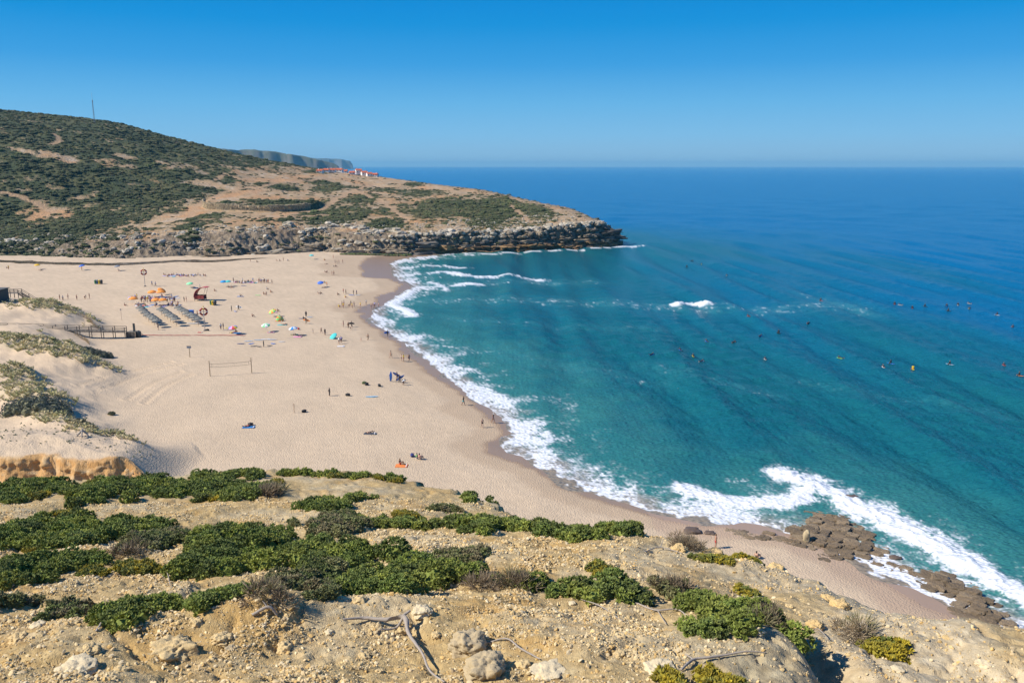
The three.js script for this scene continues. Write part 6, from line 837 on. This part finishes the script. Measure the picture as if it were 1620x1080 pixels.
// ---------- people ----------
function surfaceNet(f, lo, hi, cell) { // smooth mesh of the zero level of f
  const n = lo.map((v, k) => Math.ceil((hi[k] - v) / cell) + 1), F = new Float32Array(n[0] * n[1] * n[2]), id = (i, j, k) => (k * n[1] + j) * n[0] + i;
  for (let k = 0; k < n[2]; k++) for (let j = 0; j < n[1]; j++) for (let i = 0; i < n[0]; i++) F[id(i, j, k)] = f(lo[0] + i * cell, lo[1] + j * cell, lo[2] + k * cell);
  const map = new Int32Array(F.length).fill(-1), pos = [], ix = [], E = [[0, 1], [0, 2], [0, 4], [1, 3], [1, 5], [2, 3], [2, 6], [3, 7], [4, 5], [4, 6], [5, 7], [6, 7]];
  for (let k = 0; k < n[2] - 1; k++) for (let j = 0; j < n[1] - 1; j++) for (let i = 0; i < n[0] - 1; i++) {
    const c = []; for (let q = 0; q < 8; q++) c.push(F[id(i + (q & 1), j + ((q >> 1) & 1), k + (q >> 2))]);
    let x = 0, y = 0, z = 0, m = 0; for (const [a, b] of E) if ((c[a] < 0) !== (c[b] < 0)) { const t = c[a] / (c[a] - c[b]); x += lerp(a & 1, b & 1, t); y += lerp((a >> 1) & 1, (b >> 1) & 1, t); z += lerp(a >> 2, b >> 2, t); m++; }
    if (m) { map[id(i, j, k)] = pos.length / 3; pos.push(lo[0] + (i + x / m) * cell, lo[1] + (j + y / m) * cell, lo[2] + (k + z / m) * cell); }
  }
  const quad = (a, b, c, d, flip) => { if (a < 0 || b < 0 || c < 0 || d < 0) return; flip ? ix.push(a, c, b, a, d, c) : ix.push(a, b, c, a, c, d); };
  for (let k = 1; k < n[2] - 1; k++) for (let j = 1; j < n[1] - 1; j++) for (let i = 1; i < n[0] - 1; i++) {
    const v = F[id(i, j, k)] < 0;
    if (v !== F[id(i + 1, j, k)] < 0) quad(map[id(i, j - 1, k - 1)], map[id(i, j, k - 1)], map[id(i, j, k)], map[id(i, j - 1, k)], !v);
    if (v !== F[id(i, j + 1, k)] < 0) quad(map[id(i - 1, j, k - 1)], map[id(i - 1, j, k)], map[id(i, j, k)], map[id(i, j, k - 1)], !v);
    if (v !== F[id(i, j, k + 1)] < 0) quad(map[id(i - 1, j - 1, k)], map[id(i, j - 1, k)], map[id(i, j, k)], map[id(i - 1, j, k)], !v);
  }
  const g = new THREE.BufferGeometry(); g.setAttribute('position', new THREE.Float32BufferAttribute(pos, 3)); g.setIndex(ix); g.computeVertexNormals(); return g;
}
const two = (x, y, z) => [[-x, y, z], [x, y, z]];
const POSES = {
  stand: { pe: [0, .95, 0], ch: [0, 1.26, .01], ne: [0, 1.45, 0], he: [0, 1.6, .02], sh: two(.175, 1.39, 0), el: two(.235, 1.12, -.03), wr: two(.25, .88, .05), hi: two(.09, .9, 0), kn: two(.1, .5, .02), an: two(.1, .085, -.02), to: two(.12, .03, .14) },
  walk: { pe: [0, .93, 0], ch: [0, 1.25, .03], ne: [0, 1.44, .04], he: [0, 1.59, .07], sh: two(.175, 1.38, .03), el: [[-.23, 1.12, .1], [.23, 1.12, -.14]], wr: [[-.22, .92, .28], [.24, .88, -.18]], hi: two(.09, .89, 0), kn: [[-.1, .5, -.08], [.1, .51, .2]], an: [[-.1, .12, -.36], [.1, .085, .26]], to: [[-.11, .03, -.22], [.11, .04, .42]] },
  sit: { pe: [0, .12, 0], ch: [0, .43, -.09], ne: [0, .62, -.07], he: [0, .77, -.03], sh: two(.175, .55, -.08), el: two(.27, .32, -.02), wr: two(.2, .36, .22), hi: two(.095, .12, .02), kn: two(.14, .43, .40), an: two(.12, .07, .62), to: two(.13, .03, .78) },
  lie: { pe: [0, .11, 0], ch: [0, .12, -.34], ne: [0, .13, -.54], he: [0, .15, -.69], sh: two(.18, .11, -.47), el: two(.3, .07, -.22), wr: two(.27, .06, .04), hi: two(.095, .1, .04), kn: [[-.11, .3, .4], [.11, .12, .46]], an: [[-.1, .07, .62], [.13, .07, .88]], to: [[-.1, .04, .78], [.16, .18, .93]] },
  crouch: { pe: [0, .78, -.16], ch: [0, .98, .12], ne: [0, 1.06, .3], he: [0, 1.1, .45], sh: two(.175, 1.0, .24), el: two(.22, .74, .34), wr: two(.16, .5, .42), hi: two(.09, .76, -.15), kn: two(.13, .45, .06), an: two(.12, .085, -.1), to: two(.14, .03, .06) },
  carry: { pe: [0, .95, 0], ch: [0, 1.26, .01], ne: [0, 1.45, 0], he: [0, 1.6, .03], sh: two(.175, 1.39, 0), el: [[-.24, 1.12, -.04], [.36, 1.16, -.02]], wr: [[-.25, .88, .06], [.34, .9, .1]], hi: two(.09, .9, 0), kn: [[-.1, .5, -.04], [.1, .51, .12]], an: [[-.1, .1, -.2], [.1, .085, .14]], to: [[-.11, .03, -.06], [.11, .03, .3]] },
  hold: { pe: [0, .95, 0], ch: [0, 1.26, .01], ne: [0, 1.45, 0], he: [0, 1.6, .02], sh: two(.175, 1.39, 0), el: [[-.26, 1.18, .1], [.28, 1.16, .1]], wr: [[-.12, 1.2, .32], [.16, 1.0, .33]], hi: two(.09, .9, 0), kn: two(.11, .5, .02), an: two(.13, .085, -.02), to: two(.15, .03, .14) },
  paddle: { pe: [0, .15, -.1], ch: [0, .22, .26], ne: [0, .34, .46], he: [0, .46, .56], sh: two(.18, .26, .4), el: [[-.34, .18, .62], [.36, .16, .3]], wr: [[-.36, .0, .82], [.38, -.06, .12]], hi: two(.095, .14, -.14), kn: two(.1, .12, -.56), an: [[-.1, .14, -.96], [.1, .26, -.94]], to: [[-.1, .16, -1.1], [.1, .38, -1.02]] },
  straddle: { pe: [0, .16, 0], ch: [0, .48, .04], ne: [0, .67, .06], he: [0, .82, .09], sh: two(.175, .6, .05), el: two(.25, .34, .08), wr: two(.2, .2, .28), hi: two(.12, .15, .02), kn: two(.32, .08, .3), an: two(.34, -.32, .2), to: two(.35, -.38, .34) }
};
const vsub = (a, b) => [a[0] - b[0], a[1] - b[1], a[2] - b[2]], vmix = (a, b, t) => a.map((v, k) => lerp(v, b[k], t));
function bonesOf(J) {
  const B = []; const add = (set, a, b, r0, r1) => B.push({ set, a, b, r0, r1, e: vsub(b, a) });
  add('torso', J.pe, J.ch, .115, .125); add('chest', J.ch, vmix(J.ch, J.ne, .5), .12, .08); add('neck', vmix(J.ch, J.ne, .6), J.he, .06, .05);
  add('chest', J.sh[0], J.sh[1], .07, .07); add('hips', J.hi[0], J.hi[1], .105, .105);
  for (const s of [0, 1]) {
    add('chest', J.ch, J.sh[s], .085, .062); add('upper_arm', J.sh[s], vmix(J.sh[s], J.el[s], .6), .055, .048); add('arm', vmix(J.sh[s], J.el[s], .6), J.el[s], .048, .041); add('arm', J.el[s], J.wr[s], .042, .029);
    const dir = vsub(J.wr[s], J.el[s]), l = Math.hypot(...dir); add('hand', J.wr[s], J.wr[s].map((v, k) => v + dir[k] / l * .075), .032, .036);
    add('hip_thigh', J.hi[s], vmix(J.hi[s], J.kn[s], .5), .092, .077); add('thigh', vmix(J.hi[s], J.kn[s], .5), J.kn[s], .077, .056); add('shin', J.kn[s], vmix(J.kn[s], J.an[s], .4), .057, .06); add('shin', vmix(J.kn[s], J.an[s], .4), J.an[s], .06, .038); add('foot', J.an[s], J.to[s], .042, .034);
  }
  return B;
}
const capsule = (b, x, y, z) => { const px = x - b.a[0], py = y - b.a[1], pz = z - b.a[2], e = b.e, t = clamp((px * e[0] + py * e[1] + pz * e[2]) / (e[0] * e[0] + e[1] * e[1] + e[2] * e[2] + 1e-9)); return Math.hypot(px - e[0] * t, py - e[1] * t, pz - e[2] * t) - lerp(b.r0, b.r1, t); };
const soft = (B, fat) => (x, y, z) => { let s = 0; for (const b of B) { const q = capsule(b, x, y, z); if (q < .25) s += Math.exp(-q * 38); } return s > 0 ? -Math.log(s) / 38 - fat + .004 : .3; };
const boundsOf = (B, pad) => { const lo = [9, 9, 9], hi = [-9, -9, -9]; for (const b of B) for (const p of [b.a, b.b]) for (let k = 0; k < 3; k++) { lo[k] = Math.min(lo[k], p[k] - pad); hi[k] = Math.max(hi[k], p[k] + pad); } return [lo, hi]; };
function headGeo(J) { // skull with brow, nose, chin and ears, turned along the neck
  const g = new THREE.SphereGeometry(1, 14, 11), p = g.attributes.position;
  for (let i = 0; i < p.count; i++) { let x = p.getX(i), y = p.getY(i), z = p.getZ(i); const nose = z > .7 ? Math.exp(-((x / .22) ** 2 + ((y + .12) / .28) ** 2)) * .22 : 0, ear = Math.exp(-(((Math.abs(x) - 1) / .2) ** 2 + (y / .25) ** 2 + (z / .3) ** 2)) * .14, jaw = y < 0 ? 1 + y * .28 : 1; p.setXYZ(i, x * .077 * jaw * (1 + ear), y * .118, (z * (z > 0 ? .095 : .105) + nose * .1) * (y < -.3 ? .95 : 1)); }
  g.computeVertexNormals(); return g.translate(0, .02, 0);
}
function hairGeo(long) { const g = new THREE.SphereGeometry(1, 14, 10), p = g.attributes.position; for (let i = 0; i < p.count; i++) { let x = p.getX(i), y = p.getY(i), z = p.getZ(i); const cut = z > .25 ? Math.max(y, .38) : y; const drop = long && z < 0 && y < 0 ? 1.9 : 1; p.setXYZ(i, x * .085 * (z > .25 && y < .38 ? .8 : 1), cut * .126 * drop, z * (z > 0 ? .094 : .116)); } g.computeVertexNormals(); return g.translate(0, .03, -.006); }
const capGeo = (() => { const a = new THREE.SphereGeometry(.095, 12, 6, 0, 6.2832, 0, 1.5).scale(1, 1.15, 1.12).translate(0, .05, 0), b = new THREE.CylinderGeometry(.09, .09, .012, 12).scale(.85, 1, .8).translate(0, .06, .1); return merge([a, b]); })();
const hairs = [hairGeo(false), hairGeo(true)], eyesG = merge([-1, 1].map(s => new THREE.SphereGeometry(.011, 6, 5).translate(s * .032, .02, .088)));
const SETS = { shorts: [['hips', 'hip_thigh'], .016], tee: [['torso', 'chest', 'upper_arm'], .017], swimsuit: [['torso', 'hips'], .012], bikini_top: [['chest'], .009], trunks: [['hips'], .012], wetsuit: [['torso', 'chest', 'upper_arm', 'arm', 'hips', 'hip_thigh', 'thigh', 'shin'], .009] };
const figure = {};
for (const pose in POSES) {
  const J = POSES[pose], B = bonesOf(J), [lo, hi] = boundsOf(B, .17), cell = .036, turnHead = new THREE.Quaternion().setFromUnitVectors(UPV, V(...vsub(J.he, J.ne)).normalize()), hm = new THREE.Matrix4().compose(V(...J.he), pose === 'lie' ? turnHead : turnHead.slerp(new THREE.Quaternion(), .65), V(1, 1, 1));
  const list = [clean(surfaceNet(soft(B, 0), lo, hi, cell)), clean(headGeo(J).applyMatrix4(hm))];
  for (const s of [0, 1]) { // fingers and thumb, slightly curled
    const d = V(...vsub(J.wr[s], J.el[s])).normalize(), side = V(0, 0, 1).addScaledVector(d, -d.z).normalize(), pal = V().crossVectors(d, side), root = V(...J.wr[s]).addScaledVector(d, .09);
    for (let f = 0; f < 4; f++) { const b = root.clone().addScaledVector(side, (f - 1.5) * .021), L = [.06, .075, .07, .052][f], m = b.clone().addScaledVector(d, L * .6).addScaledVector(pal, (s ? 1 : -1) * .008), e = m.clone().addScaledVector(d, L * .45).addScaledVector(pal, (s ? 1 : -1) * .022); list.push(clean(rod(b, m, .01, .009, 5)), clean(rod(m, e, .009, .007, 5))); }
    const t = V(...J.wr[s]).addScaledVector(d, .03).addScaledVector(side, .03); list.push(clean(rod(t, t.clone().addScaledVector(d, .04).addScaledVector(side, .032), .011, .009, 5)));
  }
  const fig = figure[pose] = { body: mergeGeometries(list), head: hm, wr: J.wr };
  for (const k in SETS) { const [sets, fat] = SETS[k], S = B.filter(b => sets.includes(b.set)), [l2, h2] = boundsOf(S, .17); fig[k] = surfaceNet(soft(S, fat), l2, h2, k === 'wetsuit' ? .038 : .04); }
}
const skins = [[.42, .25, .165], [.34, .19, .12], [.48, .31, .22], [.25, .135, .08]], hairC = [[.03, .02, .014], [.06, .035, .02], [.16, .10, .05], [.02, .016, .014]];
const oc = { black: [.02, .021, .024], navy: [.025, .035, .10], red: [.42, .035, .035], pink: [.62, .16, .26], dark: [.035, .035, .045], white: [.72, .71, .69], yellow: [.78, .55, .015], orange: [.75, .24, .04], blue: [.05, .16, .42], lilac: [.42, .36, .60], green: [.25, .60, .16], teal: [.03, .36, .38] };
let pc = 0;
function makePerson(pose, outfit) {
  const o = new THREE.Group(), F = figure[pose], i = pc++, sk = skins[(i * 7 + (i >> 2)) % 4]; o.userData = {};
  part(o, 'body', F.body, M(...sk, .65));
  const wear = (k, c, name) => part(o, name || k, F[k], M(...oc[c], k === 'wetsuit' ? .55 : .85)), w = outfit.split(' ');
  if (outfit === 'wetsuit') wear('wetsuit', 'black'); else if (outfit === 'dark tee and teal shorts') { wear('tee', 'dark'); wear('shorts', 'teal'); } else if (outfit === 'blue tee and dark shorts') { wear('tee', 'blue'); wear('shorts', 'dark'); } else if (outfit === 'white cap and navy swimsuit') wear('swimsuit', 'navy');
  else if (w[1] === 'shorts') wear('shorts', w[0]); else if (w[1] === 'swimsuit') { if (i % 2) wear('swimsuit', w[0]); else { wear('bikini_top', w[0]); wear('trunks', w[0]); } } else { wear('tee', w[0]); wear('shorts', w[0] === 'yellow' ? 'red' : i % 2 ? 'navy' : 'dark'); }
  const female = /swimsuit/.test(outfit), h = part(o, 'hair', hairs[female ? 1 : 0], M(...hairC[(i * 5) % 4], .7)); h.applyMatrix4(F.head);
  const e = part(o, 'eyes', eyesG, M(.02, .018, .016, .3)); e.applyMatrix4(F.head);
  if (/cap/.test(outfit)) part(o, 'cap', capGeo, M(.75, .74, .7, .8)).applyMatrix4(F.head);
  return o;
}
const verb = { stand: 'standing', walk: 'walking', sit: 'sitting', lie: 'lying', crouch: 'bending down', carry: 'walking', hold: 'standing' };
const outfitText = o => o === 'wetsuit' ? 'a black wetsuit' : /^(white cap)/.test(o) ? o : /shorts$/.test(o) && o.split(' ').length === 2 ? o : 'a ' + o;
PEOPLE.forEach(([x, d, pose, outfit, turn, where, board], i) => {
  const o = makePerson(pose, outfit), child = /child/.test(where), s = child ? .68 : .94 + .12 * ((i * .618) % 1), y = Math.max(groundAt(x, d), seaAt(x, d)[0] - .1);
  o.position.set(x, y + (pose === 'lie' || pose === 'sit' ? .09 : 0), -d); o.rotation.y = turn * 1.3 + (pose === 'lie' || board ? 0 : i * .7 % 1.2); o.scale.setScalar(s);
  tag(o, 'person', `person in ${outfitText(outfit)} ${verb[pose]} ${where}`.replace('walking carrying', 'carrying').replace('walking wading', 'wading').replace('walking holding', 'holding').replace('standing holding', 'holding'), 'person', where);
  if (board) {
    const L = board === 'black' ? 1.9 : 2.35, b = surfboard(L, board), ry = o.rotation.y, hand = V(...POSES[pose].wr[1]).multiplyScalar(s).applyAxisAngle(UPV, ry).add(o.position); b.rotation.order = 'YXZ';
    if (pose === 'hold') { b.rotation.set(-1.35, ry + .2, 0); b.position.copy(o.position).add(V(.05, L / 2 * .97, .36).applyAxisAngle(UPV, ry)); } else { b.rotation.set(board === 'navy2' ? .55 : board === 'navy' ? -.6 : .12, ry, Math.PI / 2 - .1); b.position.copy(hand).add(V(.02, .05, .02).applyAxisAngle(UPV, ry)); const off = V(.02, .13, 0).applyAxisAngle(UPV, ry); b.position.copy(hand).sub(V(.09, -.13, 0).applyAxisAngle(UPV, ry)); b.position.copy(o.position).add(V(.33 * s, .97 * s, .05).applyAxisAngle(UPV, ry)); }
    tag(b, 'surfboard', `${bword[board] || board} surfboard held by a ${pose === 'hold' ? 'standing' : 'walking'} person ${where.replace(/^(holding|carrying|with|wading with).*$/, '').trim() || 'near the water'} ${outfit === 'wetsuit' ? 'in a wetsuit' : 'in a tee'}`.replace(/ +/g, ' '), 'surfboard', 'surfboards being carried');
  }
});
SURFERS.forEach(([x, d, k, c], i) => {
  const b = surfboard(2.1, c === 'black' ? 'black' : c), y = seaAt(x, d)[0], t = 2.2 + ((i * .77) % 1.6), prone = k === 'p'; b.position.set(x, y + .06, -d); b.rotation.set(-.05, t, 0);
  tag(b, 'surfboard', `${bword[c] || c} surfboard afloat under a ${prone ? 'paddling' : 'sitting'} surfer`, 'surfboard', 'boards of the surfers in the sea');
  const o = makePerson(prone ? 'paddle' : 'straddle', c === 'yellow' && !prone ? 'yellow tee' : 'wetsuit'); o.position.set(x, y + .08, -d); o.rotation.y = t; tag(o, 'person', `person in a ${c === 'yellow' && !prone ? 'yellow tee' : 'black wetsuit'} ${prone ? 'lying' : 'sitting'} on a ${bword[c] || c} board in the sea`, 'person', 'surfers waiting in the sea');
});
// ---------- sea air ----------
scene.fog = new THREE.FogExp2(new THREE.Color(.28, .70, 1.0), .00005);
renderer.render(scene, camera);
